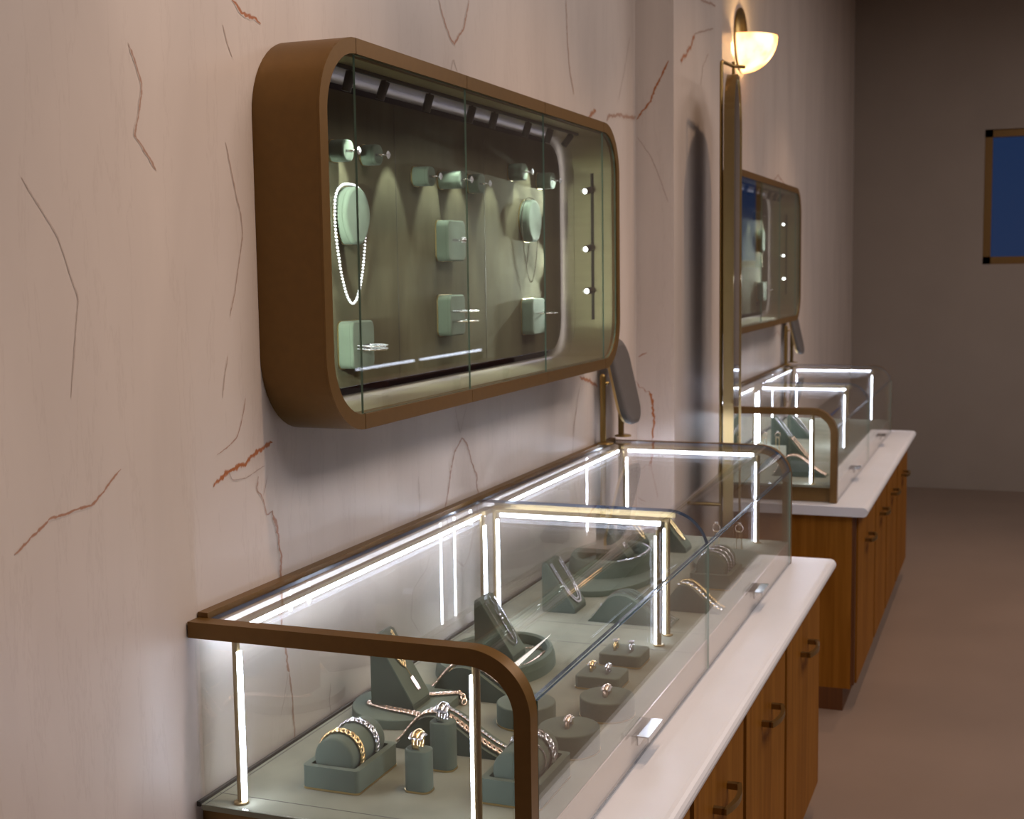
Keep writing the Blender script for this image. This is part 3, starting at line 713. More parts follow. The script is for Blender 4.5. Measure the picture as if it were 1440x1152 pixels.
# countertop and drawer units
def counter(label):
    t = MB(); x0, x1, y0, y1, z0, z1 = X0-.06, 3.762, .4655, 1.0985, .694, .7268
    prof = [(y1, z0), (y1, z1)]
    r = (z1-z0)/2
    for k in range(9): prof.append((y0+r-r*math.sin(PI*k/8)*1.0, (z0+z1)/2+r*math.cos(PI*k/8)))
    t.prism(prof, 'x', x0, x1)
    return tag(t.build('countertop', M['white_stone']), label, 'countertop')
ctop = counter('white marble countertop with rounded nose under the long showcase')
def drawer_unit(x0, x1, label):
    t = thing('base_cabinet', label, 'base cabinet', ((x0+x1)/2, .78, 0), 'oak drawer units under the counter')
    b = MB(); b.box(x0+.0005, x1-.0005, .520, 1.098, .08, .6935); b.build('carcass', M['wood'], t)
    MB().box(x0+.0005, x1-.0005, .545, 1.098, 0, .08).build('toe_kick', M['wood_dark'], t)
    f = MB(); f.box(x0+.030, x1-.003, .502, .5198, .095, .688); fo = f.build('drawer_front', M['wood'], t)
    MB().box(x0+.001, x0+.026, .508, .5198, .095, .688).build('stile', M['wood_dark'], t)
    h = MB(); xc = (x0+x1)/2+.012; w = .062; z = .562
    for s in (-1, 1): h.box(xc+s*w-.006, xc+s*w+.006, .480, .5018, z-.006, z+.006)
    bow = []
    for k in range(13):
        u = -1+2*k/12; y = .481-.012*(1-u*u); bow.append([(xc+u*(w+.006), y-.0045, z-.006), (xc+u*(w+.006), y+.0045, z-.006), (xc+u*(w+.006), y+.0045, z+.006), (xc+u*(w+.006), y-.0045, z+.006)])
    h.loops(bow, True, False); h.build('drawer_handle', M['brass_dark'], fo)
    return t
BX = [1.52, 2.130, 2.600, 3.112, 3.70]
UL = ['oak drawer unit under the near end of the showcase', 'oak drawer unit with lowest handle in view, second along the counter', 'oak drawer unit in the middle right, its handle fully in view', 'oak drawer unit at the far end of the nearer counter']
units = [drawer_unit(a, b, l) for a, b, l in zip(BX[:-1], BX[1:], UL)]

# ------------------------------------------------------------------ displays inside the showcase
def footprint_block(x0, x1, y0, y1, z0, h, r, name, label, cat, group, slots=()):
    t = thing(name, label, cat, ((x0+x1)/2, (y0+y1)/2, z0), group)
    MB().prism(rrect(x0-.0008, x1+.0008, y0-.0008, y1+.0008, r), 'z', z0+.0002, z0+.0028).build('brass_base', M['brass'], t)
    MB().prism(rrect(x0, x1, y0, y1, r), 'z', z0+.0028, z0+h, .0025).build('cushion', V, t)
    for sx, sy in slots: MB().box(sx-.014, sx+.014, sy-.0022, sy+.0022, z0+h-.001, z0+h+.0003).build('slot', M['seam'], t)
    return t
def drum(cx, cy, rx, ry, h, label, slots=(), z0=ZD):
    t = thing('ring_drum', label, 'ring display', (cx, cy, z0), 'round ring drums')
    MB().prism(ellipse(cx, cy, rx+.0008, ry+.0008), 'z', z0+.0002, z0+.0028).build('brass_base', M['brass'], t)
    MB().prism(ellipse(cx, cy, rx, ry), 'z', z0+.0028, z0+h, .0025, smooth=True).build('cushion', V, t)
    for sx, sy in slots: MB().box(sx-.016, sx+.016, sy-.0025, sy+.0025, z0+h-.001, z0+h+.0003).build('slot', M['seam'], t)
    return t
def wedge(x0, x1, yb, yf, z0, h, name, label, group):
    t = thing(name, label, 'necklace stand', ((x0+x1)/2, (yb+yf)/2, z0), group)
    lip = .010
    poly = [(yb, z0), (yb, z0+h-.004), (yb-.003, z0+h-.0005), (yb-.007, z0+h), (yb-.010, z0+h-.002), (yf+.002, z0+lip), (yf, z0+lip-.003), (yf, z0)]
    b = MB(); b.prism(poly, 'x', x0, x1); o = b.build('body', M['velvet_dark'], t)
    n = Vector((0, -(h-lip), 0)); dy = (yf+.002)-(yb-.010); dz = lip-(h-.002)
    nv = Vector((0, dz, -dy)).normalized()
    if nv.z < 0: nv = -nv
    q = [(yb-.010, z0+h-.002), (yf+.002, z0+lip)]
    e = MB(); a0 = Vector((0, *q[0])); a1 = Vector((0, *q[1]))
    c = [a0+nv*.0002, a1+nv*.0002, a1+nv*.0022, a0+nv*.0022]
    e.loops([[(x0-.0003, p.y, p.z) for p in c], [(x1+.0003, p.y, p.z) for p in c]], True, False)
    e.build('slanted_face', V, t)
    def S(u, v, lift=.0024):
        """u across -1..1, v down the slope 0..1"""
        p = a0.lerp(a1, v)+nv*(.0022+lift); return Vector(((x0+x1)/2+u*(x1-x0)/2, p.y, p.z))
    t['_n'] = tuple(nv)
    return t, S, nv
WF = [(0, 0), (.06, .16), (.15, .52), (.24, .83), (.32, .97), (.40, 1.0), (.48, .96), (.58, .80), (.72, .50), (.86, .22), (.95, .08), (1, .03)]
def ramp(x0, x1, yl, yr, h, label, z0=ZD):
    """rolling bracelet ramp: profile across the case, extruded along it"""
    t = thing('bracelet_ramp', label, 'bracelet stand', ((x0+x1)/2, (yl+yr)/2, z0), 'wave shaped bracelet ramps')
    pr = [(p.x, p.y) for p in smoothpath([Vector((yl+(yr-yl)*u, z0+.002+h*v, 0)) for u, v in WF], 4)]
    b = MB(); n = len(pr)
    b.add([(x0, y, z) for y, z in pr]+[(x1, y, z) for y, z in pr], [(j, j+1, n+j+1, n+j) for j in range(n-1)], True)
    b.build('top_face', V, t)
    c = MB(); low = [(y, z0) for y, z in pr]; inn = [(y, z-.0003) for y, z in pr]
    for x in (x0+.0002, x1-.0002):
        c.add([(x, *p) for p in inn]+[(x, *p) for p in low], [(j, j+1, n+j+1, n+j) for j in range(n-1)])
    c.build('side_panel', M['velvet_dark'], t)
    def P(x, lift=.0016, a=0., e=1.):
        lift = lift*1.25+.0008
        return [(x, y, z+lift) for k, (y, z) in enumerate(pr) if a <= k/(n-1) <= e]
    return t, P
def bracelet_box(x0, x1, y0, y1, hb, r, label):
    t = thing('bracelet_box', label, 'bracelet stand', ((x0+x1)/2, (y0+y1)/2, ZD), 'bracelet boxes with a roll')
    MB().prism(rrect(x0-.0008, x1+.0008, y0-.0008, y1+.0008, .008), 'z', ZD+.0002, ZD+.003).build('brass_base', M['brass'], t)
    b = MB(); wt = .010; ringprism(b, rrect(x0, x1, y0, y1, .007), rrect(x0+wt, x1-wt, y0+wt, y1-wt, .003), 'z', ZD+.003, ZD+hb)
    b.prism(rrect(x0+wt-.002, x1-wt+.002, y0+wt-.002, y1-wt+.002, .003), 'z', ZD+.003, ZD+hb*.45); b.build('tray', V, t)
    cy = (y0+y1)/2; cz = ZD+hb+r*.30
    c = MB(); xa, xb = x0+wt+.002, x1-wt-.002
    c.lathe([(.002, 0), (r-.004, 0), (r-.0012, .001), (r, .004), (r, xb-xa-.004), (r-.0012, xb-xa-.001), (r-.004, xb-xa), (.002, xb-xa)], (xa, cy, cz), 'x', 40)
    c.build('roll', V, t)
    def ring(x, lift, a0=-.15*PI, a1=1.15*PI, k=40, wob=0.):
        return [(x+wob*math.sin(3*PI*i/k), cy+(r+lift)*math.cos(a0+(a1-a0)*i/k), cz+(r+lift)*math.sin(a0+(a1-a0)*i/k)) for i in range(k+1)]
    return t, ring, (lambda p: (0, Vector(p).y-cy, Vector(p).z-cz))
def jewel(mb, name, label, cat, mat, group=None): return tag(mb.build(name, mat), label, cat, group)

# A: bracelet box, near end
_, rg, nf = bracelet_box(1.665, 1.797, .887, .980, .036, .0325, 'open sage bracelet box near the front frame, gold and silver bracelets on its roll')
jewel(link_chain(MB(), rg(1.703, .0030), .0088, False, nf), 'bracelet', 'gold link bracelet on the roll of the near bracelet box', 'bracelet', M['gold'])
jewel(link_chain(MB(), rg(1.752, .0030), .0088, False, nf), 'bracelet', 'silver link bracelet behind the gold one on the near roll', 'bracelet', M['silver'])
# ring pedestals
footprint_block(1.700, 1.731, .792, .832, ZD, .064, .012, 'ring_pedestal', 'tall sage ring pedestal in front, carrying a gold ring', 'ring display', 'tall ring pedestals')
finger_ring((1.7155, .8125, ZD+.064+.0085), 'xz', 'gold ring with large square diamond on the front tall pedestal', M['gold'], 'cluster', .0115, .0105, .0120)
footprint_block(1.790, 1.822, .793, .832, ZD, .076, .012, 'ring_pedestal', 'taller sage ring pedestal behind, carrying a silver ring', 'ring display', 'tall ring pedestals')
finger_ring((1.806, .8125, ZD+.076+.0085), 'xz', 'silver ring with huge round diamond on the taller pedestal', M['silver'], 'cluster', .0118, .012, .0125)
# C: D-shaped riser with a tall wedge, chain and pendant
def riser(poly, z0, h, label, cat='display riser'):
    o = MB().prism(poly, 'z', z0+.0002, z0+h, .002, smooth=False).build('display_riser', V)
    return tag(o, label, cat, 'sage display risers')
pol = [(x, max(y, .905+(x-1.95)*.03)) for x, y in ellipse(2.035, .985, .102, .092, 56)]
riser(pol, ZD, .016, 'rounded sage riser under the pendant wedge with curb chains laid on it')
ZC = ZD+.016
_, SC, nC = wedge(1.990, 2.058, 1.030, .950, ZC, .125, 'necklace_wedge', 'sage wedge near the front holding a gold chain with tag pendant', 'necklace wedges')
pc = MB()
for s in (-1, 1): link_chain(pc, smoothpath([SC(s*.50, .05), SC(s*.42, .20), SC(s*.30, .36), SC(s*.12, .47), SC(0, .50)], 6), .0050, False, nC, M['gold'])
bead_chain(pc, [SC(0, .50), SC(.08, .66)], .0012, mat=M['gold'])
a = [SC(-.04, .68, .0004), SC(.28, .68, .0004), SC(.36, .88, .0004), SC(.04, .88, .0004)]
pc.loops([a, [p+nC*.0016 for p in a]], True, False, mat=M['rose'])
jewel(pc, 'necklace', 'gold chain necklace with a long bar pendant on the front wedge', 'necklace', M['gold'])
zc = ZC+.0034
jewel(link_chain(MB(), smoothpath([(1.998, 1.036, zc), (1.983, .995, zc), (1.976, .955, zc), (1.965, .925, zc), (1.955, .909, zc-.004), (1.950, .9005, zc-.012)], 7), .0100), 'bracelet', 'rose gold curb chain running in front of the pendant wedge', 'bracelet', M['rose'], 'curb chains on the riser')
jewel(link_chain(MB(), smoothpath([(2.070, .962, zc), (2.085, .935, zc), (2.098, .912, zc), (2.098, .905, zc-.006), (2.094, .9005, zc-.014)], 7), .0085), 'bracelet', 'rose gold curb chain draped over the riser edge behind the wedge', 'bracelet', M['rose'], 'curb chains on the riser')
# D and E ramps
_, P = ramp(1.862, 1.918, .928, .742, .056, 'sage bracelet ramp behind the tall pedestals, two rose gold bracelets over it')
jewel(link_chain(MB(), P(1.876, .0032, .04, .95), .0095, False, (0, -.2, 1)), 'bracelet', 'wider rose gold bracelet, near one on the ramp behind the pedestals', 'bracelet', M['rose'], 'bracelets on the first ramp')
jewel(tennis(MB(), P(1.902, .0024, .06, .95), .0034, False, (0, -.2, 1), M['diamond'], M['rose']), 'bracelet', 'slim stone-set bracelet, far one on the ramp behind the pedestals', 'bracelet', M['rose'], 'bracelets on the first ramp')
_, P = ramp(2.118, 2.178, .985, .800, .056, 'sage bracelet ramp below the curved corner of the front frame')
jewel(link_chain(MB(), P(2.136, .0046, .03, .95), .0115, False, (0, -.2, 1)), 'bracelet', 'broad rose gold rope bracelet on the ramp under the frame corner', 'bracelet', M['rose'])
jewel(link_chain(MB(), P(2.166, .0024, .08, .95), .0062, False, (0, -.2, 1)), 'bracelet', 'thin gold chain bracelet behind the rope bracelet under the frame corner', 'bracelet', M['gold'])
# F tray + G wedge
def oval_tray(cx, cy, a, b, z0, h, rim, label):
    t = thing('necklace_tray', label, 'necklace tray', (cx, cy, z0), 'oval rimmed trays')
    MB().prism(ellipse(cx, cy, a-rim*.5, b-rim*.5, 48), 'z', z0+.0002, z0+.010, smooth=True).build('tray_bed', V, t)
    r = MB(); n = 48; rings = []
    for du, dz in ((0, .0002), (-.002, h*.55), (-rim*.3, h*.93), (-rim*.6, h), (-rim*.85, h*.88), (-rim, h*.45), (-rim, .0002)):
        rings.append([(cx+(a+du)*math.cos(2*PI*k/n), cy+(b+du)*math.sin(2*PI*k/n), z0+dz) for k in range(n)])
    for i in range(len(rings)-1): r.loops([rings[i], rings[i+1]], False, True)
    r.build('rim', V, t); return t
oval_tray(2.325, .930, .152, .110, ZD, .032, .020, 'oval rimmed sage tray near the middle of the first compartment')
zf = ZD+.0136
_, SG, nG = wedge(2.325, 2.392, .975, .895, ZD+.0106, .118, 'necklace_wedge', 'dark sage wedge standing in the oval tray with silver necklaces', 'necklace wedges')
jewel(link_chain(MB(), smoothpath([(2.235, .965, zf), (2.252, .985, zf), (2.28, .995, zf), (2.31, .985, zf)], 8), .0080), 'bracelet', 'gold chain coiled left of the wedge in the oval tray', 'bracelet', M['rose'])
jewel(bead_chain(MB(), smoothpath([(2.41, .905, zf), (2.428, .88, zf), (2.425, .862, zf), (2.38, .858, zf), (2.32, .862, zf), (2.29, .873, zf), (2.268, .895, zf)], 8), .0030), 'necklace', 'slim gold necklace lying right of the wedge in the oval tray', 'necklace', M['rose'])
def v_neck(S, nv, w, vtop, vbot, label, mat, kind='tennis', r=.0014, group=None):
    lf = r*1.08+.0006 if kind == 'tennis' else (r+.0005 if kind == 'bead' else r*.8+.0006); vtop = max(vtop, .07); S0 = S; S = lambda u, v: S0(u, v, lf)
    pts = [S(-w, vtop), S(-w*.98, vtop+(vbot-vtop)*.45), S(-w*.80, vtop+(vbot-vtop)*.78), S(-w*.35, vbot-.02), S(0, vbot), S(w*.35, vbot-.02), S(w*.80, vtop+(vbot-vtop)*.78), S(w*.98, vtop+(vbot-vtop)*.45), S(w, vtop)]
    mb = MB(); p = smoothpath(pts, 7)
    if kind == 'tennis': tennis(mb, p, r, False, nv, M['diamond'], mat)
    elif kind == 'bead': bead_chain(mb, p, r)
    else: link_chain(mb, p, r*2, False, nv)
    return jewel(mb, 'necklace', label, 'necklace', mat, group)
v_neck(SG, nG, .72, 0., .86, 'silver snake necklace looping down the wedge in the oval tray', M['silver'], 'bead', .0022)
pd = MB(); bead_chain(pd, [SG(-.3, .02), SG(-.05, .28), SG(0, .34)], .0010); bead_chain(pd, [SG(.3, .02), SG(.08, .28), SG(0, .34)], .0010)
for v in (.36, .42): pd.ball(SG(0, v, .0046), .0038, 5, 8)
pd.tube([SG(.02, .46), SG(.05, .78)], .0020, 6)
jewel(pd, 'necklace', 'fine pendant chain with a bar drop inside the silver snake necklace', 'necklace', M['silver'])
# drums and ring blocks by the glass
drum(2.045, .765, .052, .050, .036, 'sage drum half behind the curved frame, without a ring')
drum(1.945, .655, .052, .049, .038, 'nearest round sage drum by the front glass with pink ring', [(1.945, .655)])
finger_ring((1.945, .655, ZD+.038+.002), 'xz', 'rose gold stone-set ring on the nearest drum by the glass', M['rose'], 'cluster', .0110, .0072, .0075)
drum(2.125, .646, .051, .047, .034, 'second round sage drum by the front glass with gold ring', [(2.125, .646)])
finger_ring((2.125, .646, ZD+.034+.002), 'xz', 'wide gold stone-set ring on the second drum by the glass', M['rose'], 'cluster', .0115, .009, .009)
footprint_block(2.243, 2.320, .661, .745, ZD, .024, .010, 'ring_block', 'low square sage ring block nearer the drums, two rings in it', 'ring display', 'low ring blocks', [(2.285, .722), (2.28, .690)])
finger_ring((2.285, .722, ZD+.024+.003), 'xz', 'yellow gold ring on the nearer low square block', M['gold'], 'cluster', .0105, .006, .0075)
finger_ring((2.280, .690, ZD+.024+.003), 'xz', 'white gold ring with lilac sparkle on the nearer low square block', M['silver'], 'cluster', .0100, .005, .0065)
footprint_block(2.390, 2.470, .661, .745, ZD, .024, .010, 'ring_block', 'low square sage ring block farther along, near the divider posts', 'ring display', 'low ring blocks', [(2.43, .720), (2.428, .688)])
finger_ring((2.43, .720, ZD+.024+.003), 'xz', 'yellow gold ring on the farther low square block', M['gold'], 'solitaire', .0105, .005, .0070)
finger_ring((2.428, .688, ZD+.024+.003), 'xz', 'white gold ring on the farther low square block', M['silver'], 'solitaire', .0105, .005, .0070)
# B: bracelet box behind the frame upright
_, rg, nf = bracelet_box(1.697, 1.838, .616, .708, .038, .031, 'sage bracelet box behind the upright of the front frame with braided silver')
jewel(link_chain(MB(), rg(1.792, .0036), .0110, False, nf), 'bracelet', 'thick braided silver bracelet on the roll behind the frame upright', 'bracelet', M['silver'])
jewel(MB().tube(rg(1.758, .0016, .0, 1.05*PI, 40, .004), .0016, 8), 'bangle', 'thin silver bangle in front of the braided bracelet', 'bracelet', M['silver'])
# M: silver wedge
_, SM_, nM = wedge(2.745, 2.825, .985, .908, ZD, .112, 'necklace_wedge', 'sage wedge beyond the divider edged with diamond necklaces', 'necklace wedges')
v_neck(SM_, nM, .86, 0., .93, 'outer diamond necklace on the wedge beyond the divider', M['silver'], 'tennis', .0030)
v_neck(SM_, nM, .62, 0., .86, 'inner diamond necklace on the wedge beyond the divider', M['silver'], 'tennis', .0024)
# N ramp + tag
_, P = ramp(2.695, 2.765, .862, .676, .060, 'sage bracelet ramp left of the divider posts with silver bracelets')
for x, lb in ((2.708, 'nearest'), (2.724, 'second'), (2.742, 'farthest')):
    jewel(bead_chain(MB(), P(x, .0020, .04, .97), .0020), 'bracelet', f'{lb} of three fine silver bracelets on the ramp by the divider posts', 'bracelet', M['silver'], 'fine silver bracelets on one ramp')
tg = thing('price_tag', 'small pale blue price tag beside the ramp of silver bracelets', 'price tag', (2.80, .86, ZD))
b = MB(); b.add([(2.795, .866, ZD+.001), (2.792, .842, ZD+.001), (2.802, .842, ZD+.013), (2.805, .866, ZD+.013), (2.796, .866, ZD+.0005), (2.793, .842, ZD+.0005), (2.803, .842, ZD+.0125), (2.806, .866, ZD+.0125)],
      [(0, 1, 2, 3), (7, 6, 5, 4), (0, 4, 5, 1), (1, 5, 6, 2), (2, 6, 7, 3), (3, 7, 4, 0)]); b.build('card', M['card'], tg)
# O: round riser with an oval tray, wedges
riser(ellipse(3.130, .945, .235, .128, 56), ZD, .014, 'large round sage riser beyond the divider carrying the oval cushion')
oval_tray(3.175, .950, .150, .104, ZD+.0142, .040, .026, 'raised oval sage cushion tray on the large round riser')
_, SP, nP = wedge(3.185, 3.248, .995, .912, ZD+.0250, .098, 'necklace_wedge', 'sage wedge inside the raised oval tray with a round pendant', 'necklace wedges')
pdm = MB()
for s in (-1, 1): bead_chain(pdm, [SP(s*.45, .02), SP(s*.1, .55), SP(0, .64)], .0013)
pdm.tube([SP(math.cos(a)*.20, .76+.07*math.sin(a)) for a in [2*PI*k/16 for k in range(16)]], .0022, 6, True)
pdm.gem(SP(0, .76, .0046), .0052, nP)
jewel(pdm, 'necklace', 'fine silver chain with ringed diamond pendant on the oval tray wedge', 'necklace', M['silver'])
jewel(tennis(MB(), smoothpath([(3.045, .895, ZD+.057), (3.09, .866, ZD+.058), (3.16, .858, ZD+.058), (3.22, .864, ZD+.058), (3.265, .892, ZD+.057)], 8), .0026, False, (0, 0, 1), M['diamond'], M['silver']), 'necklace', 'diamond line necklace along the rim of the raised oval tray', 'necklace', M['silver'])
_, SQ, nQ = wedge(3.46, 3.52, 1.02, .945, ZD, .100, 'necklace_wedge', 'sage wedge at the far wall side of the case with gold chain', 'necklace wedges')
v_neck(SQ, nQ, .5, 0., .86, 'gold rope necklace on the wedge at the far wall side', M['gold'], 'link', .0030)
_, SR, nR = wedge(3.44, 3.505, .905, .822, ZD, .100, 'necklace_wedge', 'sage wedge far along, behind the divider post, with gold drop', 'necklace wedges')
v_neck(SR, nR, .25, .1, .80, 'narrow gold necklace on the wedge behind the divider post', M['gold'], 'link', .0030)
# S ramp with gold
_, P = ramp(2.835, 2.895, .735, .600, .058, 'sage bracelet ramp right of the divider posts with gold bracelets')
jewel(tennis(MB(), P(2.850, .0026, .30, .96), .0048, False, (0, -.2, 1), M['diamond'], M['gold']), 'bracelet', 'gold stone-set bracelet, near one on the ramp right of the posts', 'bracelet', M['gold'])
jewel(link_chain(MB(), P(2.877, .0026, .30, .96), .0066, False, (0, -.2, 1)), 'bracelet', 'gold link bracelet, far one on the ramp right of the posts', 'bracelet', M['gold'])
# T box, U stands, V riser
_, rg, nf = bracelet_box(3.055, 3.205, .624, .722, .037, .036, 'far sage bracelet box with three diamond bracelets on its roll')
for x, lb in ((3.095, 'nearest'), (3.125, 'middle'), (3.155, 'farthest')):
    jewel(tennis(MB(), rg(x, .0020), .0034, False, nf, M['diamond'], M['silver']), 'bracelet', f'{lb} of three diamond bracelets on the far bracelet box roll', 'bracelet', M['silver'], 'diamond bracelets on the far roll')
riser(ellipse(3.345, .690, .128, .085, 48), ZD, .014, 'low round sage riser behind the far bracelet box')
def ring_stand(x, y, h, label, ringlabel, dz=ZD):
    t = thing('ring_stand', label, 'ring stand', (x, y, dz), 'slender twin-leg ring stands')
    for s in (-1, 1): MB().cyl((x, y+s*.007, dz), (x, y+s*.007, dz+h), .0011, 8).build('leg', M['brass'], t)
    MB().box(x-.007, x+.007, y-.011, y+.011, dz, dz+.0022).build('foot', M['brass'], t)
    b = MB(); b.tube([(x, y-.007, dz+h), (x, y+.007, dz+h)], .0014, 8); b.build('bar', M['brass'], t)
    finger_ring((x, y, dz+h+.0095), 'yz', ringlabel, M['rose'], 'solitaire', .0105, .0035, .005)
    return t
ring_stand(3.50, .752, .052, 'slender ring stand at the far end, on the left of two', 'gold ring with stones on the left slender stand at the far end')
ring_stand(3.52, .694, .050, 'slender ring stand at the far end, on the right of two', 'gold ring with stones on the right slender stand at the far end')

# ================================================================== MIRRORS, SCONCE
def vanity(label):
    x0, x1 = 3.512, 3.690; t = thing('vanity_mirror', label, 'mirror', ((x0+x1)/2, 1.06, 1.0665), 'swivel mirrors on the showcases')
    for x in (x0, x1):
        b = MB(); b.cyl((x, 1.074, 1.070), (x, 1.074, 1.255), .0085, 16); b.ball((x, 1.074, 1.255), .0085, 6, 14); b.build('post', M['brass_dark'], t)
        b = MB(); b.lathe([(.024, 0), (.024, .003), (.021, .005), (.009, .0055)], (x, 1.068, 1.0672), seg=28); b.build('foot', M['brass_dark'], t)
    def T(u, v, w):   # u along x, v up, w outward (-y)
        th = .22; return ((x0+x1)/2+u, 1.046+v*math.sin(th)-w*math.cos(th), 1.238+v*math.cos(th)-w*math.sin(th)*-1*-1)
    ou = rrect(-.080, .080, -.122, .122, .055, 8)
    def slab(w0, w1, sc, bev, name, mat):
        b = MB(); R = [[T(u*sc, v*sc, w0) for u, v in ou]]
        if bev:
            for q in (0, .35, .7, 1): R.append([T(u*sc*(1-bev*(1-math.cos(q*PI/2))), v*sc*(1-bev*(1-math.cos(q*PI/2))), w1-.010+.010*math.sin(q*PI/2)) for u, v in ou])
        else: R.append([T(u*sc, v*sc, w1) for u, v in ou])
        b.loops(R, True, True); b.build(name, mat, t)
    slab(.000, .020, 1., .14, 'padded_back', M['leather']); slab(-.008, -.0001, 1.0, 0, 'rim', M['brass']); slab(-.0095, -.0082, .95, 0, 'mirror_face', M['mirror'])
    b = MB()
    for s, x in ((-1, x0), (1, x1)): b.tube([(x, 1.074, 1.235), (x-s*.010, 1.060, 1.238)], .004, 8)
    b.build('pivot', M['brass_dark'], t)
    return t
van = vanity('swivel mirror with taupe back on brass posts at the showcase corner')

def arched_mirror():
    xA, yA, L, ang = 4.100, .832, .340, .1230
    u = Vector((math.cos(ang), math.sin(ang), 0)); n = Vector((math.sin(ang), -math.cos(ang), 0))
    zt, zb, zs = 2.16, .62, 2.16-.17
    t = thing('arched_mirror', 'tall arched mirror in brass frame hung off the marble pilaster', 'mirror', (4.35, .85, zb))
    def out(m):
        o = [(m, zb+m)] ; o.append((L-m, zb+m)); c = L/2; r = L/2-m
        for k in range(25): a = PI*k/24; o.append((c+r*math.cos(a), zs+r*math.sin(a)))
        return o
    O = out(0); I = out(.011)
    def P(s, z, w): p = Vector((xA, yA, 0))+u*s+n*w; return (p.x, p.y, z)
    f = MB(); nO = len(O); R = [[P(s, z, -.028) for s, z in O], [P(s, z, .004) for s, z in O], [P(s, z, .004) for s, z in I], [P(s, z, -.028) for s, z in I]]
    for k in range(4): f.add(R[k]+R[(k+1) % 4], [(j, (j+1) % nO, nO+(j+1) % nO, nO+j) for j in range(nO)], False)
    f.build('frame', M['brass'], t)
    g = MB(); J = out(.0115); g.add([P(s, z, .0005) for s, z in J], [tuple(range(len(J)))]); g.add([P(s, z, -.003) for s, z in J], [tuple(reversed(range(len(J))))]); g.build('mirror_face', M['mirror'], t)
    g = MB(); g.add([P(s, z, -.0262) for s, z in J], [tuple(reversed(range(len(J))))]); g.add([P(s, z, -.0235) for s, z in J], [tuple(range(len(J)))]); g.build('backing', M['leather'], t)
    b = MB(); c = Vector((xA, yA, 0))+u*(L/2); px, py = c.x-n.x*.012, c.y-n.y*.012
    b.tube([(4.13, .874, .7), (4.13, .874, 2.17), (4.132, .874, 2.181), (4.14, .873, 2.184), (px, py, 2.186), (px+.03, py-.03, 2.186)], .0055, 10)
    b.cyl((px, py, 2.155), (px, py, 2.20), .005, 12); b.cyl((4.13, .874, .8), (4.13, .9815, .8), .006, 10)
    b.build('hanging_bracket', M['brass_dark'], t)
    return t
arched_mirror()
def sconce():
    xc, zc = 5.56, 2.49; t = thing('wall_sconce', 'glowing alabaster bowl sconce with a brass disc above the far cabinet', 'wall lamp', (xc, W, zc))
    b = MB(); b.lathe([(.002, 0), (.125, 0), (.127, -.004), (.125, -.009), (.002, -.010)], (xc, W-.0005, zc-.005), 'y', 48); b.build('backplate', M['brass_dark'], t)
    s = MB(); R = .142; K = 28
    def bowl(R, y0):
        g = []
        for i in range(13):
            a = PI/2*i/12; rr = R*math.cos(a) if i < 12 else .003
            g.append([(xc+rr*math.cos(PI+PI*k/K), y0+rr*math.sin(PI+PI*k/K), zc-R*math.sin(a)) for k in range(K+1)])
        return g
    A, B = bowl(R, W-.0115), bowl(R-.008, W-.0115)
    for G in (A, B):
        for i in range(12): s.add(G[i]+G[i+1], [(k, k+1, K+2+k, K+1+k) for k in range(K)], True)
    s.add(A[0]+B[0], [(k, k+1, K+2+k, K+1+k) for k in range(K)], False)
    s.build('bowl', M['alabaster'], t)
    MB().cyl((xc, W-.011, zc+.0), (xc, W-.02, zc+.0), .02, 16).build('arm', M['brass_dark'], t)
    l = bpy.data.lights.new('sconce_lamp', 'POINT'); l.energy = 5.; l.color = (1, .66, .30); l.shadow_soft_size = .03
    o = bpy.data.objects.new('sconce_lamp', l); COL.objects.link(o); o.location = (xc-.01, W-.06, zc-.04)
sconce()

# ================================================================== SECOND BAY (same furniture one pitch farther along the wall)
D = (DX, 0, 0)
dup(cab, D, 'second rounded bronze wall cabinet beyond the arched mirror', 'wall display cabinets')
dup(trk, D, 'black spotlight track along the ceiling of the farther wall cabinet')
dup(vtr, D, 'black vertical spotlight track on the far inner side of the farther cabinet')
dup(case, D, 'second glass showcase beyond the pilaster, partly hidden by the arched mirror', 'glass jewellery showcases')
dup(ctop, D, 'white marble countertop of the farther showcase')
for k, o in enumerate(units):
    dup(o, D, ['oak drawer unit at the near end of the farther counter', 'second oak drawer unit of the farther counter', 'third oak drawer unit of the farther counter', 'last oak drawer unit of the farther counter'][k], 'oak drawer units under the counter')
dup(van, D, 'swivel mirror with taupe back on the farther showcase')
for z, aim in ((1.758, (6.15, 1.13, 1.70)), (1.609, (6.13, 1.132, 1.55)), (1.497, (5.95, 1.132, 1.47))): spot((6.40, 1.045, z), aim, 11.)
for x in (5.62, 5.95, 6.15): spot((x, 1.04, 1.845), (x-.02, 1.13, 1.62), 4.2)
b2 = bust(6.166, 1.722, 1.617, .092, .026, 'oval sage necklace bust in the farther wall cabinet')
wall_block(6.02, 6.065, 1.763, 1.802, .036, 'sage ring block above the bust in the farther wall cabinet', 'blocks in the farther wall cabinet', .014, [1.78])
finger_ring((6.0425, YP-.0405, 1.78), 'xy', 'diamond ring in the farther wall cabinet', M['silver'], 'solitaire', .0092, .0016, .0052)
wall_block(6.126, 6.219, 1.395, 1.482, .031, 'square sage pad low in the farther wall cabinet', 'blocks in the farther wall cabinet', .012, [1.447])
wall_bangle(6.175, 1.447, YP-.031, 'bangle on the square pad in the farther wall cabinet', False, .032, .034, .0018)
_, S1, n1 = wedge(5.69, 5.77, .985, .890, ZD, .118, 'necklace_wedge', 'sage wedge with silver necklace in the farther showcase, left one', 'necklace wedges in the farther case')
v_neck(S1, n1, .8, 0, .9, 'silver necklace on the left wedge of the farther showcase', M['silver'], 'tennis', .0036)
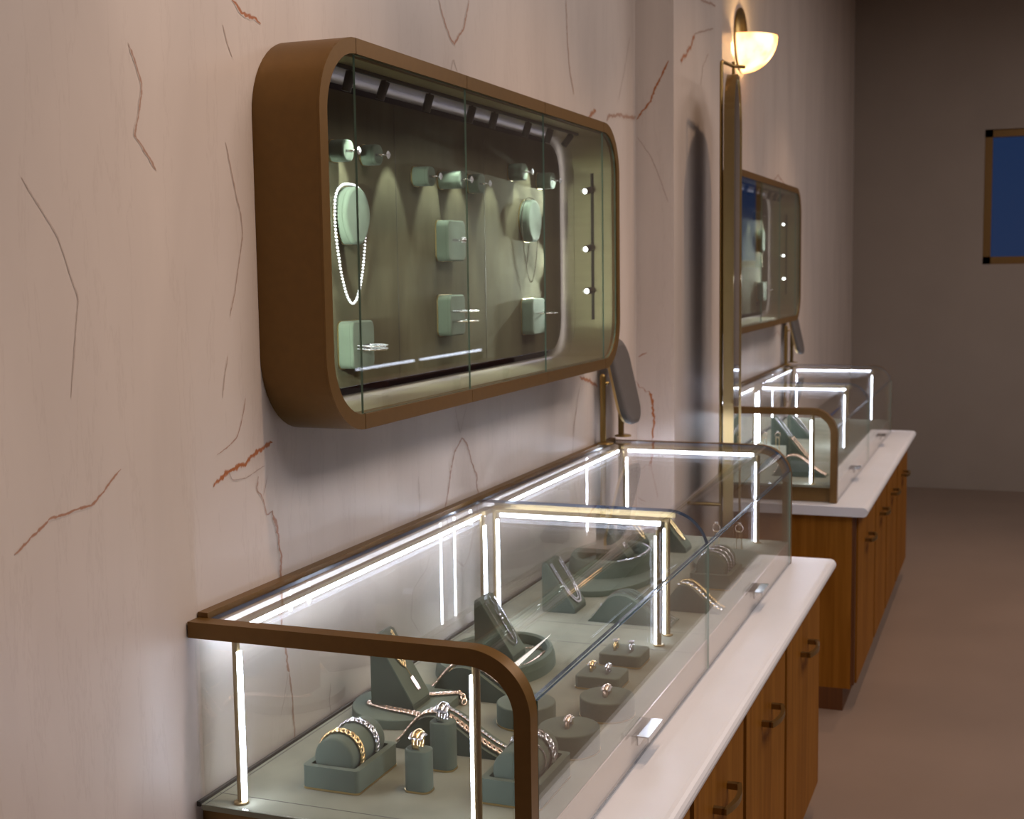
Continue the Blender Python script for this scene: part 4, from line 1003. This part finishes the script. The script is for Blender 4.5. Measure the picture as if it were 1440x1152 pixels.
_, S1, n1 = wedge(5.93, 6.01, .955, .860, ZD, .105, 'necklace_wedge', 'sage wedge with silver necklace in the farther showcase, right one', 'necklace wedges in the farther case')
v_neck(S1, n1, .8, 0, .9, 'silver necklace on the right wedge of the farther showcase', M['silver'], 'tennis', .0036)
_, S1, n1 = wedge(5.02, 5.10, .812, .715, ZD, .118, 'necklace_wedge', 'sage wedge with rose gold chain nearest the glass in the farther showcase', 'necklace wedges in the farther case')
v_neck(S1, n1, .5, 0, .9, 'rose gold chain on the wedge nearest the glass, farther showcase', M['rose'], 'link', .0042)
_, P = ramp(4.84, 4.90, .835, .640, .070, 'sage bracelet ramp at the near end of the farther showcase')
for x, lb in ((4.853, 'nearer'), (4.876, 'farther')):
    jewel(link_chain(MB(), P(x, .003, .05, .95), .0085, False, (0, -.2, 1)), 'bracelet', f'{lb} of two rose gold bracelets on the farther showcase ramp', 'bracelet', M['rose'], 'bracelets on the farther ramp')
ring_stand(5.48, .975, .058, 'slender ring stand in the farther showcase, left of two', 'gold ring on the left stand of the farther showcase')
ring_stand(5.50, .925, .058, 'slender ring stand in the farther showcase, right of two', 'gold ring on the right stand of the farther showcase')

lt = thing('reflection_table', 'unseen dark table added across the aisle for its two mirrored light bars', 'table', (7.35, -1.4, 0))  # made-up table standing in for a lit showcase reflected in the cabinet glass
MB().box(6.40, 8.30, -1.62, -1.18, .93, .97).build('table_top', M['wood_dark'], lt)
for x in (6.45, 8.25):
    for y in (-1.58, -1.22): MB().box(x-.02, x+.02, y-.02, y+.02, 0, .9298).build('leg', M['wood_dark'], lt)
for xa, xb in ((6.45, 7.18), (7.28, 8.24)):
    q = MB().box(xa, xb, -1.415, -1.385, .9702, 1.02).build('light_bar', M['bronze'], lt); MB().cyl((xa, -1.4, 1.026), (xb, -1.4, 1.026), .0068, 14).build('light_strip', M['led_dim'], q)

# ================================================================== ROOM LIGHT
def area(loc, size, power, col, rot=(0, 0, 0), sy=None):  # broad fill light added under the ceiling to lift the room's ambient level
    l = bpy.data.lights.new('ceiling_fill', 'AREA'); l.energy = power; l.size = size; l.color = col
    if sy: l.shape = 'RECTANGLE'; l.size_y = sy
    o = bpy.data.objects.new('ceiling_fill', l); COL.objects.link(o); o.location = loc; o.rotation_euler = rot; return o
WARM = (1.0, .78, .62)
for x, p in ((1.75, 100), (3.0, 70), (4.15, 60), (5.4, 70), (6.6, 70)):
    spot((x, .16, 3.35), (x, .62, 1.0), p*.74, 64, (1.0, .68, .46), .75, .03)
area((2.2, -1.4, 3.38), 2.6, 74, (1.0, .91, .87), (0, 0, 0), 1.2)
area((6.4, -1.4, 3.38), 2.6, 56, (1.0, .89, .85), (0, 0, 0), 1.2)
wd = bpy.data.worlds.new('dusk'); S.world = wd; wd.use_nodes = True
bg = wd.node_tree.nodes['Background']; bg.inputs[0].default_value = (.10, .22, .62, 1); bg.inputs[1].default_value = .12

# ================================================================== CAMERA
cd = bpy.data.cameras.new('camera'); cam = bpy.data.objects.new('camera', cd); COL.objects.link(cam)
cd.sensor_width = 36; cd.lens = 1863.576/1440*36; cd.clip_start = .05; cd.clip_end = 60
fw = Vector((0.92882665, 0.35565219, -0.10388732)); rt = Vector((0.35614674, -0.93431935, -0.01438236)); up = -Vector((-0.10217905, -0.02364042, -0.99448508))
R = Matrix((rt, up, -fw)).transposed()
cam.matrix_world = Matrix.Translation((0, 0, 1.55)) @ R.to_4x4()
cd.dof.use_dof = True; cd.dof.focus_distance = 1.95; cd.dof.aperture_fstop = 10.0
S.camera = cam
for o in S.objects:
    if '_w' in o: del o['_w']
    if '_n' in o: del o['_n']
S.view_settings.view_transform = 'Standard'; S.view_settings.look = 'None'; S.view_settings.gamma = 1.; S.view_settings.use_curve_mapping = False
S.view_settings.exposure = 0.
S.cycles.max_bounces = 14; S.cycles.transparent_max_bounces = 40; S.cycles.diffuse_bounces = 4; S.cycles.glossy_bounces = 6
S.cycles.use_denoising = True; S.cycles.sample_clamp_indirect = 6.; S.cycles.caustics_reflective = False; S.cycles.caustics_refractive = False
S.cycles.use_light_tree = True
